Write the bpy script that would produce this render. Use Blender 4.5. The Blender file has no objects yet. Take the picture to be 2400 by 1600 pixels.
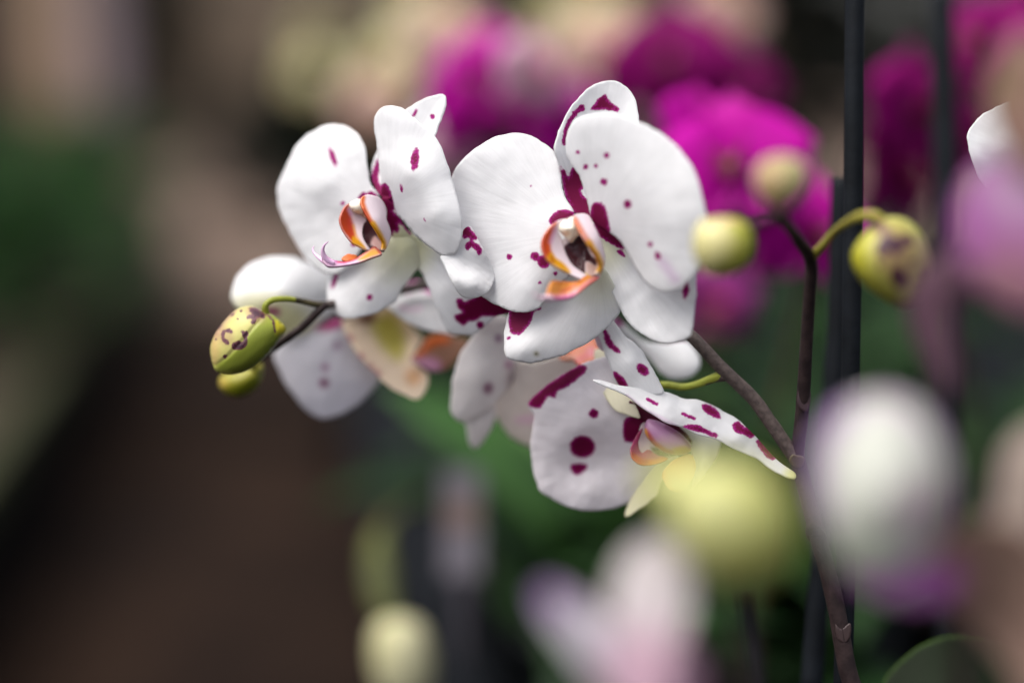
import bpy, bmesh, math, random
import numpy as np
from mathutils import Vector, Matrix, Euler, noise as mnoise
from mathutils.geometry import delaunay_2d_cdt

random.seed(7); np.random.seed(7)
SC = bpy.context.scene
COL = SC.collection
PI = math.pi

# ------------------------------------------------------------------ camera
CAMPOS = Vector((0.0, 0.0, 1.25))
LENS, SENSOR, FOCUS = 50.0, 36.0, 0.55
YAW, PITCH = math.radians(9.4), math.radians(11.46)
cam_d = bpy.data.cameras.new('camera'); cam = bpy.data.objects.new('camera', cam_d); COL.objects.link(cam)
cam.location = CAMPOS
cam.rotation_euler = Euler((PI / 2 - PITCH, 0, -YAW), 'XYZ')
cam_d.lens = LENS; cam_d.sensor_width = SENSOR
cam_d.clip_start = 0.01; cam_d.clip_end = 200
cam_d.dof.use_dof = True; cam_d.dof.focus_distance = FOCUS
cam_d.dof.aperture_fstop = 1.2; cam_d.dof.aperture_blades = 0
SC.camera = cam

# ------------------------------------------------------------------ sky, sun, exposure
W = bpy.data.worlds.new('World'); SC.world = W; W.use_nodes = True
wn, wl = W.node_tree.nodes, W.node_tree.links
wn.clear()
sky = wn.new('ShaderNodeTexSky'); sky.sky_type = 'NISHITA'; sky.sun_disc = False
SUN_EL, SUN_AZ = math.radians(66), math.radians(-100)
sky.sun_elevation = SUN_EL; sky.sun_rotation = SUN_AZ
sky.air_density = 1.0; sky.dust_density = 6.0; sky.ozone_density = 0.6
bgn = wn.new('ShaderNodeBackground'); bgn.inputs['Strength'].default_value = 0.10
wo = wn.new('ShaderNodeOutputWorld')
hs = wn.new('ShaderNodeHueSaturation'); hs.inputs['Saturation'].default_value = 0.42   # thin cloud: paler than a clear sky
wl.new(sky.outputs[0], hs.inputs['Color']); wl.new(hs.outputs[0], bgn.inputs['Color']); wl.new(bgn.outputs[0], wo.inputs['Surface'])
sun_d = bpy.data.lights.new('sun', 'SUN'); sun = bpy.data.objects.new('sun', sun_d); COL.objects.link(sun)
sun_d.energy = 1.2; sun_d.angle = math.radians(70); sun_d.color = (1.0, 0.96, 0.90)
sd = Vector((math.sin(SUN_AZ) * math.cos(SUN_EL), math.cos(SUN_AZ) * math.cos(SUN_EL), math.sin(SUN_EL)))
sun.rotation_euler = sd.to_track_quat('Z', 'Y').to_euler()
vs = SC.view_settings
vs.view_transform = 'Standard'; vs.look = 'None'; vs.gamma = 1.0; vs.exposure = 1.28; vs.use_curve_mapping = False
SC.cycles.use_denoising = True
SC.cycles.max_bounces = 10; SC.cycles.diffuse_bounces = 5; SC.cycles.transmission_bounces = 8
SC.cycles.sample_clamp_indirect = 6.0

# ------------------------------------------------------------------ pixel -> world (photo is 2400 x 1600), depth in mm from the focus plane
CR = cam.rotation_euler.to_matrix()
RX, UY, FW = CR.col[0].copy(), CR.col[1].copy(), -CR.col[2]
FPX = LENS / SENSOR * 2400.0
aRX, aUY, aFW, aC = (np.array(v) for v in (RX, UY, FW, CAMPOS))
def PP(px, py, d):
    px, py, d = np.asarray(px, float), np.asarray(py, float), np.asarray(d, float)
    D = FOCUS + d / 1000.0
    return aC + (D * (px - 1200) / FPX)[..., None] * aRX + (D * (800 - py) / FPX)[..., None] * aUY + D[..., None] * aFW
def P(px, py, d=0.0): return Vector(PP(px, py, d))
def zoomed(ox, oy, s):
    return lambda pts: [(ox + x / s, oy + y / s) + tuple(r) for x, y, *r in pts]
R1 = zoomed(620, 180, 2.6125); R2 = zoomed(1020, 160, 2.177); R3 = zoomed(480, 560, 3.408); R4 = zoomed(1020, 700, 2.673)
R6 = zoomed(1200, 880, 1.96)
Z1 = zoomed(860, 560, 5.2275); Z2 = zoomed(1040, 760, 5.2275); Z3 = zoomed(1220, 720, 3.136); Z4 = zoomed(620, 680, 4.704)
Z5 = zoomed(1220, 460, 5.6); Z6 = zoomed(720, 420, 6.532); Z7 = zoomed(2050, 0, 1.96)
ID = lambda pts: [tuple(p) for p in pts]

def lin(r, g, b):
    f = lambda c: ((c / 255 + 0.055) / 1.055) ** 2.4 if c > 10 else c / 255 / 12.92
    return (f(r), f(g), f(b))

# ------------------------------------------------------------------ materials
def nmat(name):
    m = bpy.data.materials.new(name); m.use_nodes = True
    n, l = m.node_tree.nodes, m.node_tree.links
    n.clear(); out = n.new('ShaderNodeOutputMaterial')
    return m, n, l, out
def math_node(n, op, a=None, b=None):
    x = n.new('ShaderNodeMath'); x.operation = op
    if a is not None: x.inputs[0].default_value = a
    if b is not None: x.inputs[1].default_value = b
    return x

def petal_material(name, trans=0.3, rough=0.5, spec=0.35, vein=0.25, spot_edge=None, spot_mid=None):
    """tissue of a flower: pigment from the 'tint' attribute, blotches from the signed distance 'spot' roughened by noise"""
    m, n, l, out = nmat(name)
    at = n.new('ShaderNodeAttribute'); at.attribute_name = 'tint'
    sp = n.new('ShaderNodeAttribute'); sp.attribute_name = 'spot'
    pc = n.new('ShaderNodeAttribute'); pc.attribute_name = 'pcoord'
    tc = n.new('ShaderNodeTexCoord')
    nz = n.new('ShaderNodeTexNoise'); nz.inputs['Scale'].default_value = 760; nz.inputs['Detail'].default_value = 3
    l.new(tc.outputs['Object'], nz.inputs['Vector'])
    s1 = math_node(n, 'SUBTRACT', None, 0.5); l.new(nz.outputs['Fac'], s1.inputs[0])
    s2 = math_node(n, 'MULTIPLY', None, 1.25); l.new(s1.outputs[0], s2.inputs[0])
    s3 = math_node(n, 'ADD'); l.new(sp.outputs['Fac'], s3.inputs[0]); l.new(s2.outputs[0], s3.inputs[1])
    fac = n.new('ShaderNodeMapRange'); fac.interpolation_type = 'SMOOTHSTEP'
    fac.inputs['From Min'].default_value = -0.34; fac.inputs['From Max'].default_value = 0.26
    l.new(s3.outputs[0], fac.inputs['Value'])
    dep = n.new('ShaderNodeMapRange'); dep.inputs['From Min'].default_value = -0.15; dep.inputs['From Max'].default_value = 1.1
    mz = n.new('ShaderNodeTexNoise'); mz.inputs['Scale'].default_value = 1500; mz.inputs['Detail'].default_value = 3
    l.new(tc.outputs['Object'], mz.inputs['Vector'])
    mz1 = math_node(n, 'SUBTRACT', None, 0.52); l.new(mz.outputs['Fac'], mz1.inputs[0])
    mz2 = math_node(n, 'MULTIPLY', None, 3.2); l.new(mz1.outputs[0], mz2.inputs[0])
    mz3 = math_node(n, 'ADD'); l.new(mz2.outputs[0], mz3.inputs[0]); l.new(s3.outputs[0], mz3.inputs[1])
    l.new(mz3.outputs[0], dep.inputs['Value'])
    sc_ = n.new('ShaderNodeMix'); sc_.data_type = 'RGBA'
    sc_.inputs[6].default_value = (*(spot_edge or (0.46, 0.014, 0.27)), 1); sc_.inputs[7].default_value = (*(spot_mid or (0.20, 0.003, 0.058)), 1)
    l.new(dep.outputs[0], sc_.inputs[0])
    # faint mottling of the tissue
    n2 = n.new('ShaderNodeTexNoise'); n2.inputs['Scale'].default_value = 160; n2.inputs['Detail'].default_value = 4
    l.new(tc.outputs['Object'], n2.inputs['Vector'])
    mo = n.new('ShaderNodeMapRange'); mo.inputs['To Min'].default_value = 0.93; mo.inputs['To Max'].default_value = 1.05
    vn = n.new('ShaderNodeTexNoise'); vn.inputs['Scale'].default_value = 1.6; vn.inputs['Detail'].default_value = 4
    l.new(pc.outputs['Vector'], vn.inputs['Vector'])
    av = math_node(n, 'ADD'); l.new(n2.outputs['Fac'], av.inputs[0]); l.new(vn.outputs['Fac'], av.inputs[1])
    hv = math_node(n, 'MULTIPLY', None, 0.5); l.new(av.outputs[0], hv.inputs[0])
    mo.inputs['From Min'].default_value = 0.3; mo.inputs['From Max'].default_value = 0.7
    l.new(hv.outputs[0], mo.inputs['Value'])
    mc = n.new('ShaderNodeMix'); mc.data_type = 'RGBA'; mc.blend_type = 'MULTIPLY'; mc.inputs[0].default_value = 1.0
    l.new(at.outputs['Color'], mc.inputs[6]); l.new(mo.outputs[0], mc.inputs[7])
    mx = n.new('ShaderNodeMix'); mx.data_type = 'RGBA'
    l.new(fac.outputs[0], mx.inputs[0]); l.new(mc.outputs[2], mx.inputs[6]); l.new(sc_.outputs[2], mx.inputs[7])
    # veins: noise stretched along the petal, plus fine cells
    v = n.new('ShaderNodeTexNoise'); v.inputs['Scale'].default_value = 1.0; v.inputs['Detail'].default_value = 3
    l.new(pc.outputs['Vector'], v.inputs['Vector'])
    ce = n.new('ShaderNodeTexNoise'); ce.inputs['Scale'].default_value = 2600; ce.inputs['Detail'].default_value = 2
    l.new(tc.outputs['Object'], ce.inputs['Vector'])
    cm = math_node(n, 'MULTIPLY', None, 0.18); l.new(ce.outputs['Fac'], cm.inputs[0])
    vam = n.new('ShaderNodeAttribute'); vam.attribute_name = 'vamp'
    vm = math_node(n, 'MULTIPLY'); l.new(v.outputs['Fac'], vm.inputs[0]); l.new(vam.outputs['Fac'], vm.inputs[1])
    va = math_node(n, 'ADD'); l.new(vm.outputs[0], va.inputs[0]); l.new(cm.outputs[0], va.inputs[1])
    bp = n.new('ShaderNodeBump'); bp.inputs['Strength'].default_value = vein; bp.inputs['Distance'].default_value = 0.0012
    l.new(va.outputs[0], bp.inputs['Height'])
    b = n.new('ShaderNodeBsdfPrincipled')
    b.inputs['Roughness'].default_value = rough; b.inputs['Specular IOR Level'].default_value = spec
    l.new(mx.outputs[2], b.inputs['Base Color']); l.new(bp.outputs[0], b.inputs['Normal'])
    t = n.new('ShaderNodeBsdfTranslucent'); l.new(mx.outputs[2], t.inputs['Color']); l.new(bp.outputs[0], t.inputs['Normal'])
    ms = n.new('ShaderNodeMixShader'); ms.inputs[0].default_value = trans
    l.new(b.outputs[0], ms.inputs[1]); l.new(t.outputs[0], ms.inputs[2]); l.new(ms.outputs[0], out.inputs['Surface'])
    return m

def plain(name, col, rough=0.6, spec=0.3, var=0.25, scale=40, bump=0.0, bscale=200, col2=None, trans=0.0, detail=4, low=0.35, high=0.65):
    m, n, l, out = nmat(name)
    tc = n.new('ShaderNodeTexCoord'); nz = n.new('ShaderNodeTexNoise')
    nz.inputs['Scale'].default_value = scale; nz.inputs['Detail'].default_value = detail
    l.new(tc.outputs['Object'], nz.inputs['Vector'])
    r = n.new('ShaderNodeMapRange'); r.inputs['From Min'].default_value = low; r.inputs['From Max'].default_value = high
    l.new(nz.outputs['Fac'], r.inputs['Value'])
    mx = n.new('ShaderNodeMix'); mx.data_type = 'RGBA'
    c2 = col2 or tuple(c * (1 - var) for c in col); c1 = col if col2 else tuple(min(1, c * (1 + var)) for c in col)
    mx.inputs[6].default_value = (*c2, 1); mx.inputs[7].default_value = (*c1, 1)
    l.new(r.outputs[0], mx.inputs[0])
    b = n.new('ShaderNodeBsdfPrincipled'); b.inputs['Roughness'].default_value = rough; b.inputs['Specular IOR Level'].default_value = spec
    l.new(mx.outputs[2], b.inputs['Base Color'])
    if bump:
        n2 = n.new('ShaderNodeTexNoise'); n2.inputs['Scale'].default_value = bscale; n2.inputs['Detail'].default_value = 5
        l.new(tc.outputs['Object'], n2.inputs['Vector'])
        bp = n.new('ShaderNodeBump'); bp.inputs['Strength'].default_value = bump; bp.inputs['Distance'].default_value = 0.002
        l.new(n2.outputs['Fac'], bp.inputs['Height']); l.new(bp.outputs[0], b.inputs['Normal'])
    if trans:
        t = n.new('ShaderNodeBsdfTranslucent'); l.new(mx.outputs[2], t.inputs['Color'])
        ms = n.new('ShaderNodeMixShader'); ms.inputs[0].default_value = trans
        l.new(b.outputs[0], ms.inputs[1]); l.new(t.outputs[0], ms.inputs[2]); l.new(ms.outputs[0], out.inputs['Surface'])
    else: l.new(b.outputs[0], out.inputs['Surface'])
    return m

M_PETAL = petal_material('petal_tissue', trans=0.42, rough=0.6, spec=0.2, vein=0.2)
M_LIP = petal_material('lip_tissue', trans=0.18, rough=0.32, spec=0.5, vein=0.15)
M_BUD = petal_material('bud_tissue', trans=0.06, rough=0.42, spec=0.4, vein=0.25, spot_edge=lin(104, 58, 66), spot_mid=lin(56, 28, 42))
M_STEM = plain('stem_skin', lin(88, 76, 72), rough=0.6, scale=500, bump=0.2, bscale=1200, col2=lin(62, 52, 50))
M_STEMD = plain('dark_stem_skin', lin(54, 42, 42), rough=0.55, spec=0.2, scale=200, bump=0.15, bscale=900, col2=lin(36, 27, 28))
M_PED = plain('green_pedicel_skin', lin(148, 154, 56), rough=0.5, scale=120, bump=0.2, bscale=700, col2=lin(116, 122, 42))
M_PEDD = plain('dark_pedicel_skin', lin(78, 72, 44), rough=0.5, scale=120, bump=0.2, bscale=700, col2=lin(48, 42, 34))
M_STAKE = plain('black_plastic', (0.006, 0.0075, 0.010), rough=0.6, spec=0.08, scale=60, var=0.3, bump=0.1, bscale=400)
M_POT = plain('black_pot_plastic', (0.005, 0.006, 0.007), rough=0.5, spec=0.10, scale=30, var=0.3)
M_LEAFB = plain('bright_orchid_leaf', lin(70, 106, 52), rough=0.55, spec=0.2, scale=18, col2=lin(42, 74, 34), bump=0.15, bscale=60, trans=0.12)
M_LEAFT = petal_material('leaf_tissue', trans=0.04, rough=0.6, spec=0.12)
M_LEAF = plain('orchid_leaf', lin(32, 60, 24), rough=0.6, spec=0.12, scale=18, col2=lin(13, 30, 11), bump=0.15, bscale=60, trans=0.12)
M_LEAFD = plain('dark_orchid_leaf', lin(28, 40, 18), rough=0.55, spec=0.18, scale=18, col2=lin(20, 32, 14), bump=0.15, bscale=60, trans=0.08)

# ------------------------------------------------------------------ objects
WORLD = {}
def register(o, parent, loc):
    """place an unrotated object whose origin is the world point loc below its parent"""
    COL.objects.link(o)
    WORLD[o.name] = Vector(loc)
    if parent is not None:
        o.parent = parent; o.location = Vector(loc) - WORLD[parent.name]
    else: o.location = loc
    return o
def empty(name, loc, parent=None):
    o = bpy.data.objects.new(name, None); o.empty_display_size = 0.02
    return register(o, parent, loc)
def tag(o, label, cat, group=None, kind=None):
    if label: o['label'] = label
    if cat: o['category'] = cat
    if group: o['group'] = group
    if kind: o['kind'] = kind
    return o
def link_mesh(name, verts, faces, mat, parent, smooth=True, attrs=None):
    verts = np.asarray(verts, float); c = verts.mean(0)
    me = bpy.data.meshes.new(name)
    me.from_pydata((verts - c).tolist(), [], faces if isinstance(faces, list) else faces.tolist()); me.update()
    me.polygons.foreach_set('use_smooth', [smooth] * len(me.polygons))
    for k, (t, a) in (attrs or {}).items():
        at = me.attributes.new(k, t, 'POINT')
        at.data.foreach_set({'FLOAT': 'value', 'FLOAT_VECTOR': 'vector', 'FLOAT_COLOR': 'color'}[t], np.ascontiguousarray(a, dtype=np.float32).ravel())
    me.materials.append(mat)
    return register(bpy.data.objects.new(name, me), parent, c)

# ------------------------------------------------------------------ 2-D shape maths (photo pixels)
def catmull(pts, closed=True, step=6.0):
    p = np.array([q[:2] for q in pts], float); n = len(p); out = []
    rng = range(n) if closed else range(n - 1)
    g = (lambda i: p[i % n]) if closed else (lambda i: p[min(max(i, 0), n - 1)])
    for i in rng:
        a, b, c, d = g(i - 1), g(i), g(i + 1), g(i + 2)
        k = max(2, int(np.hypot(*(c - b)) / step))
        for t in np.arange(k) / k:
            out.append(0.5 * (2 * b + (c - a) * t + (2 * a - 5 * b + 4 * c - d) * t ** 2 + (3 * b - a - 3 * c + d) * t ** 3))
    if not closed: out.append(p[-1])
    return np.array(out)
def seg_dist(q, a, b):
    """distance of points q (N,2) to segments a-b (M,2), as the minimum"""
    best = np.full(len(q), 1e9)
    for i in range(len(a)):
        ab = b[i] - a[i]; L = max(ab @ ab, 1e-9)
        t = np.clip(((q - a[i]) @ ab) / L, 0, 1)
        best = np.minimum(best, np.hypot(*(q - a[i] - t[:, None] * ab).T))
    return best
def inside(q, poly):
    x, y = q[:, 0], q[:, 1]; r = np.zeros(len(q), bool); n = len(poly)
    for i in range(n):
        x1, y1 = poly[i]; x2, y2 = poly[(i + 1) % n]
        if y1 == y2: continue
        c = ((y1 > y) != (y2 > y)) & (x < (x2 - x1) * (y - y1) / (y2 - y1) + x1)
        r ^= c
    return r
def sdf(shape, q):
    """signed distance in px, positive inside. ('c',(x,y),r) ('e',(x,y),rx,ry,deg) ('s',pts,halfwidth) ('p',pts)"""
    k = shape[0]
    if k == 'c': return shape[2] - np.hypot(q[:, 0] - shape[1][0], q[:, 1] - shape[1][1])
    if k == 'e':
        (cx, cy), rx, ry, a = shape[1], shape[2], shape[3], math.radians(shape[4])
        dx, dy = q[:, 0] - cx, q[:, 1] - cy
        u, v = dx * math.cos(a) + dy * math.sin(a), -dx * math.sin(a) + dy * math.cos(a)
        return (1 - np.hypot(u / rx, v / ry)) * min(rx, ry)
    pts = np.array([p[:2] for p in shape[1]], float)
    if k == 's': return shape[2] - seg_dist(q, pts[:-1], pts[1:])
    poly = catmull(pts, True, 8.0)
    d = seg_dist(q, poly, np.roll(poly, -1, 0))
    return np.where(inside(q, poly), d, -d)
def tps(ctrl):
    c = np.array(ctrl, float); s = 200.0; xy = c[:, :2] / s; n = len(c)
    if n == 1: return lambda q: np.full(len(q), c[0, 2])
    if n <= 3:
        A = np.c_[np.ones(n), xy]; w = np.linalg.lstsq(A, c[:, 2], rcond=None)[0]
        return lambda q: np.c_[np.ones(len(q)), q / s] @ w
    phi = lambda r: np.where(r > 1e-9, r * r * np.log(np.maximum(r, 1e-9)), 0)
    K = phi(np.hypot(*(xy[:, None] - xy[None]).transpose(2, 0, 1))) + np.eye(n) * 0.01
    Pm = np.c_[np.ones(n), xy]
    A = np.block([[K, Pm], [Pm.T, np.zeros((3, 3))]])
    w = np.linalg.lstsq(A, np.r_[c[:, 2], 0, 0, 0], rcond=None)[0]
    def f(q):
        q = q / s; r = np.hypot(*(q[:, None] - xy[None]).transpose(2, 0, 1))
        return phi(r) @ w[:n] + np.c_[np.ones(len(q)), q] @ w[n:]
    return f
def fill(outline, spacing, wobble=0.0, seed=0):
    o = catmull(outline, True, spacing)
    if wobble:
        nrm = np.roll(o, -1, 0) - np.roll(o, 1, 0); nrm = np.c_[nrm[:, 1], -nrm[:, 0]] / np.maximum(np.hypot(*nrm.T), 1e-6)[:, None]
        w = np.array([mnoise.noise(Vector((x / 26, y / 26, seed))) + 0.75 * mnoise.noise(Vector((x / 12, y / 12, seed + 9))) for x, y in o])
        o = o + nrm * (w * wobble)[:, None]
    lo, hi = o.min(0), o.max(0)
    ys = np.arange(lo[1], hi[1], spacing * 0.866); g = []
    for i, y in enumerate(ys):
        xs = np.arange(lo[0] + (i % 2) * spacing / 2, hi[0], spacing); g.append(np.c_[xs, np.full(len(xs), y)])
    g = np.concatenate(g)
    g = g[inside(g, o)]
    g = g[seg_dist(g, o, np.roll(o, -1, 0)) > spacing * 0.55]
    pts = np.r_[o, g]; n = len(o)
    vv, ee, ff, *_ = delaunay_2d_cdt([Vector(p) for p in pts], [], [list(range(n))], 1, 1e-5)
    q = np.array([[v.x, v.y] for v in vv])
    e = seg_dist(q, o, np.roll(o, -1, 0))
    return q, [list(f) for f in ff], e, o

WHITE = (0.84, 0.84, 0.855)
def paint(q, base, ops):
    t = np.tile(np.array(base, float), (len(q), 1))
    for shape, feather, col in ops:
        x = np.clip((sdf(shape, q) + feather) / (2 * feather), 0, 1); w = (x * x * (3 - 2 * x))[:, None]
        a = col[3] if len(col) > 3 else 1.0
        t = t * (1 - w * a) + np.array(col[:3]) * w * a
    return np.c_[t, np.ones(len(t))]
MMPX = FOCUS / FPX * 1000      # mm for one pixel at the focus plane
SEED = [0]
def attributes(q, base_pt, tint, spots, d):
    sc = (FOCUS + np.mean(d) / 1000) / FOCUS * MMPX
    sp = np.full(len(q), -50.0)
    for s in spots: sp = np.maximum(sp, sdf(s, q))
    bx, by = base_pt if base_pt else q.mean(0)
    dx, dy = q[:, 0] - bx, q[:, 1] - by; r = np.hypot(dx, dy) * sc; a = np.arctan2(dy, dx)
    k = 7.0
    pc = np.c_[np.cos(a) * k * 2.2, np.sin(a) * k * 2.2, r * 0.05 + SEED[0] * 3.1]
    return {'tint': ('FLOAT_COLOR', tint), 'spot': ('FLOAT', sp * sc), 'pcoord': ('FLOAT_VECTOR', pc), 'vamp': ('FLOAT', np.clip(r / 40.0, 0, 1) ** 1.5)}
def sheet(name, parent, outline, depth, base=None, tint=WHITE, ops=(), spots=(), spacing=5.0, thick=0.42, mat=None,
          curl=(0, 30), ripple=0.8, rscale=90.0, wobble=1.8):
    """a thin living sheet (petal, sepal, lip lobe): outline in photo pixels, depth field from control points in mm"""
    SEED[0] += 1; sd_ = SEED[0]
    q, faces, e, o = fill(outline, spacing, wobble, sd_)
    d = tps(depth)(q)
    if curl[0]: d = d + curl[0] * np.exp(-e / curl[1])
    if ripple:
        d = d + ripple * np.array([mnoise.noise(Vector((x / rscale, y / rscale, sd_ * 1.7))) + 0.35 * mnoise.noise(Vector((x / rscale * 2.7, y / rscale * 2.7, sd_))) for x, y in q])
    pt = paint(q, tint, ops)
    if mat is M_LIP: pt[:, :3] = pt[:, :3] ** 1.3      # lip pigments are deeper than the petals'
    at = attributes(q, base, pt, spots, d)
    ob = link_mesh(name, PP(q[:, 0], q[:, 1], d), faces, mat or M_PETAL, parent, True, at)
    s = ob.modifiers.new('thickness', 'SOLIDIFY'); s.thickness = thick / 1000; s.offset = 0.0
    return ob
def puff(name, parent, outline, d0, height, tint, ops=(), spots=(), spacing=5.0, mat=None, tilt=(0, 0), wobble=0.5, ridges=(), back=1.0):
    """a closed plump body (bud, column): the outline blown up front and back like a real round volume"""
    SEED[0] += 1
    q, faces, e, o = fill(outline, spacing, wobble, SEED[0])
    n = len(q); ed = np.array(sorted({tuple(sorted((f[i], f[(i + 1) % len(f)]))) for f in faces for i in range(len(f))}))
    rim = e < 1e-3 * spacing + 0.02
    u = np.zeros(n); deg = np.bincount(ed.ravel(), minlength=n)
    for _ in range(600):
        s = np.bincount(ed[:, 0], u[ed[:, 1]], n) + np.bincount(ed[:, 1], u[ed[:, 0]], n)
        u = s / np.maximum(deg, 1) + 1.0; u[rim] = 0
    h = height * np.sqrt(np.maximum(u, 0) / u.max())
    for shape, depth_, feather in ridges:
        x = np.clip((sdf(shape, q) + feather) / (2 * feather), 0, 1); h = h + depth_ * x * x * (3 - 2 * x) * (~rim)
    c = q.mean(0); base_d = d0 + tilt[0] * (q[:, 0] - c[0]) + tilt[1] * (q[:, 1] - c[1])
    front, backv = base_d - h, base_d + h * back
    m = {}; k = n
    for i in range(n):
        if rim[i]: m[i] = i
        else: m[i] = k; k += 1
    idx = [i for i in range(n) if not rim[i]]
    V = np.r_[PP(q[:, 0], q[:, 1], front), PP(q[idx, 0], q[idx, 1], backv[idx])]
    F = [list(f) for f in faces] + [[m[i] for i in reversed(f)] for f in faces]
    Q = np.r_[q, q[idx]]
    at = attributes(Q, tuple(o[0]), paint(Q, tint, ops), spots, np.array([d0]))
    return link_mesh(name, V, F, mat or M_BUD, parent, True, at)
def tube(name, parent, pts, mat, seg=14, world=False, sub=10, bumps=()):
    """pts: (px, py, depth, radius_mm) or world (x, y, z, radius_m)"""
    p = np.array(pts, float)
    if not world:
        c = PP(p[:, 0], p[:, 1], p[:, 2]); r = p[:, 3] / 1000
    else: c, r = p[:, :3], p[:, 3]
    n = len(c); C, Rr = [], []
    g = lambda a, i: a[min(max(i, 0), n - 1)]
    for i in range(n - 1):
        for t in np.arange(sub) / sub:
            f = lambda a: 0.5 * (2 * g(a, i) + (g(a, i + 1) - g(a, i - 1)) * t + (2 * g(a, i - 1) - 5 * g(a, i) + 4 * g(a, i + 1) - g(a, i + 2)) * t ** 2 + (3 * g(a, i) - g(a, i - 1) - 3 * g(a, i + 1) + g(a, i + 2)) * t ** 3)
            C.append(f(c)); Rr.append(max(f(r), 1e-5))
    C.append(c[-1]); Rr.append(r[-1]); C = np.array(C); Rr = np.array(Rr)
    V, F = [], []; up = Vector((0.31, -0.9, 0.2)).normalized()
    for i in range(len(C)):
        t = Vector(C[min(i + 1, len(C) - 1)] - C[max(i - 1, 0)]).normalized()
        a = (up - t * up.dot(t)).normalized(); b = t.cross(a); up = a
        rr = Rr[i]
        for k in range(seg):
            th = 2 * PI * k / seg
            w = rr * (1 + 0.05 * mnoise.noise(Vector((math.cos(th) * 2, math.sin(th) * 2, i * 0.25))))
            V.append(C[i] + w * (math.cos(th) * np.array(a) + math.sin(th) * np.array(b)))
    for i in range(len(C) - 1):
        for k in range(seg):
            k2 = (k + 1) % seg; F.append([i * seg + k, i * seg + k2, (i + 1) * seg + k2, (i + 1) * seg + k])
    F.append(list(range(seg))[::-1]); F.append([(len(C) - 1) * seg + k for k in range(seg)])
    return link_mesh(name, np.array(V), F, mat, parent)
#==SETTING==
# ================================================================== THE SETTING
def box_mesh(x0, x1, y0, y1, z0, z1, bev=0.0):
    bm = bmesh.new(); bmesh.ops.create_cube(bm, size=1)
    for v in bm.verts: v.co = Vector(((x0 + x1) / 2 + v.co.x * (x1 - x0), (y0 + y1) / 2 + v.co.y * (y1 - y0), (z0 + z1) / 2 + v.co.z * (z1 - z0)))
    if bev: bmesh.ops.bevel(bm, geom=list(bm.edges), offset=bev, segments=2, affect='EDGES')
    V = [v.co.copy() for v in bm.verts]; bm.verts.index_update(); F = [[v.index for v in f.verts] for f in bm.faces]; bm.free()
    return V, F
def block(name, dims, mat, parent=None, bev=0.0):
    V, F = box_mesh(*dims, bev); return link_mesh(name, [tuple(v) for v in V], F, mat, parent, False)

M_FLOOR_SHADED = plain('shaded_dirt_floor', lin(41, 30, 24), rough=0.9, spec=0.05, scale=2.2, col2=lin(22, 16, 14), bump=0.6, bscale=40)  # dirt floor with the shade of the near aisle put into its colour
M_FLOOR_LIT = plain('lit_dirt_floor', lin(116, 97, 86), rough=0.8, spec=0.2, scale=1.4, col2=lin(84, 71, 62), bump=0.4, bscale=30)  # paler copy of the floor: the light at the far end painted in
M_WALL = plain('weathered_boards', lin(126, 110, 94), rough=0.8, scale=1.2, col2=lin(86, 76, 64), bump=0.3, bscale=20)
M_TIMBER = plain('olive_timber', lin(56, 58, 30), rough=0.85, scale=5, col2=lin(36, 40, 20), bump=0.3, bscale=40)
M_TAN = plain('tan_board', lin(190, 158, 132), rough=0.75, scale=4, var=0.15)
M_LILAC = plain('grey_lilac_pipe', lin(170, 152, 160), rough=0.5, scale=4, var=0.12)
M_TRAY = plain('dark_bench_tray', (0.006, 0.007, 0.009), rough=0.7, spec=0.05, scale=14, var=0.4)
M_BARK = plain('potting_bark', lin(64, 46, 34), rough=0.9, scale=90, col2=lin(28, 20, 16), bump=0.8, bscale=120)

tag(block('floor', (-14, 14, -4, 7.2, -0.3, 0.0), M_FLOOR_SHADED), None, None, kind='structure')  # near half, coloured as shaded
tag(block('far_floor', (-14, 14, 7.2, 40, -0.3, 0.012), M_FLOOR_LIT), None, None, kind='structure')  # far half, coloured as lit

# far boarded wall, board by board
wall = empty('boarded_wall', (0, 24, 0)); tag(wall, 'blurred brown boarded wall far behind the flowers', 'wall')
bw = None
for i in range(60):
    x = -9.0 + i * 0.30
    if bw is None:
        bw = block('board', (x, x + 0.285, 24, 24.03, 0.012, 4.6), M_WALL, wall, 0.004)
    else:
        b2 = bw.copy(); COL.objects.link(b2); b2.parent = wall; b2.location = bw.location + Vector((0.30 * i, 0.012 * ((i * 7) % 3 - 1), 0))

# raised bed on the left of the aisle
bed = empty('raised_bed', (-1.4, 5, 0)); tag(bed, 'low raised planting bed with olive timber edge left of the aisle', 'planter')
block('timber_edge', (-0.70, -0.62, 1.2, 9.0, 0.30, 0.40), M_TIMBER, bed, 0.006)
block('shade_board', (-0.69, -0.65, 1.2, 9.0, 0.0, 0.296), M_TRAY, bed, 0.004)  # near-black face stands in for the shade below the bed edge
block('soil_bed', (-2.6, -0.705, 1.2, 9.0, 0.02, 0.34), M_BARK, bed)

# bench on the right
bench = empty('plant_bench', (0.9, 3, 0)); tag(bench, 'dark plant bench carrying the orchid pots beside the aisle', 'bench')
block('bench_top', (0.10, 1.9, -0.6, 6.4, 0.70, 0.74), M_TRAY, bench, 0.004)
for yy in (0.3, 2.2, 4.1, 6.0):
    block('leg', (0.16, 0.21, yy, yy + 0.05, 0.0, 0.698), M_TRAY, bench, 0.003)
    block('leg', (1.75, 1.80, yy, yy + 0.05, 0.0, 0.698), M_TRAY, bench, 0.003)

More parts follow.
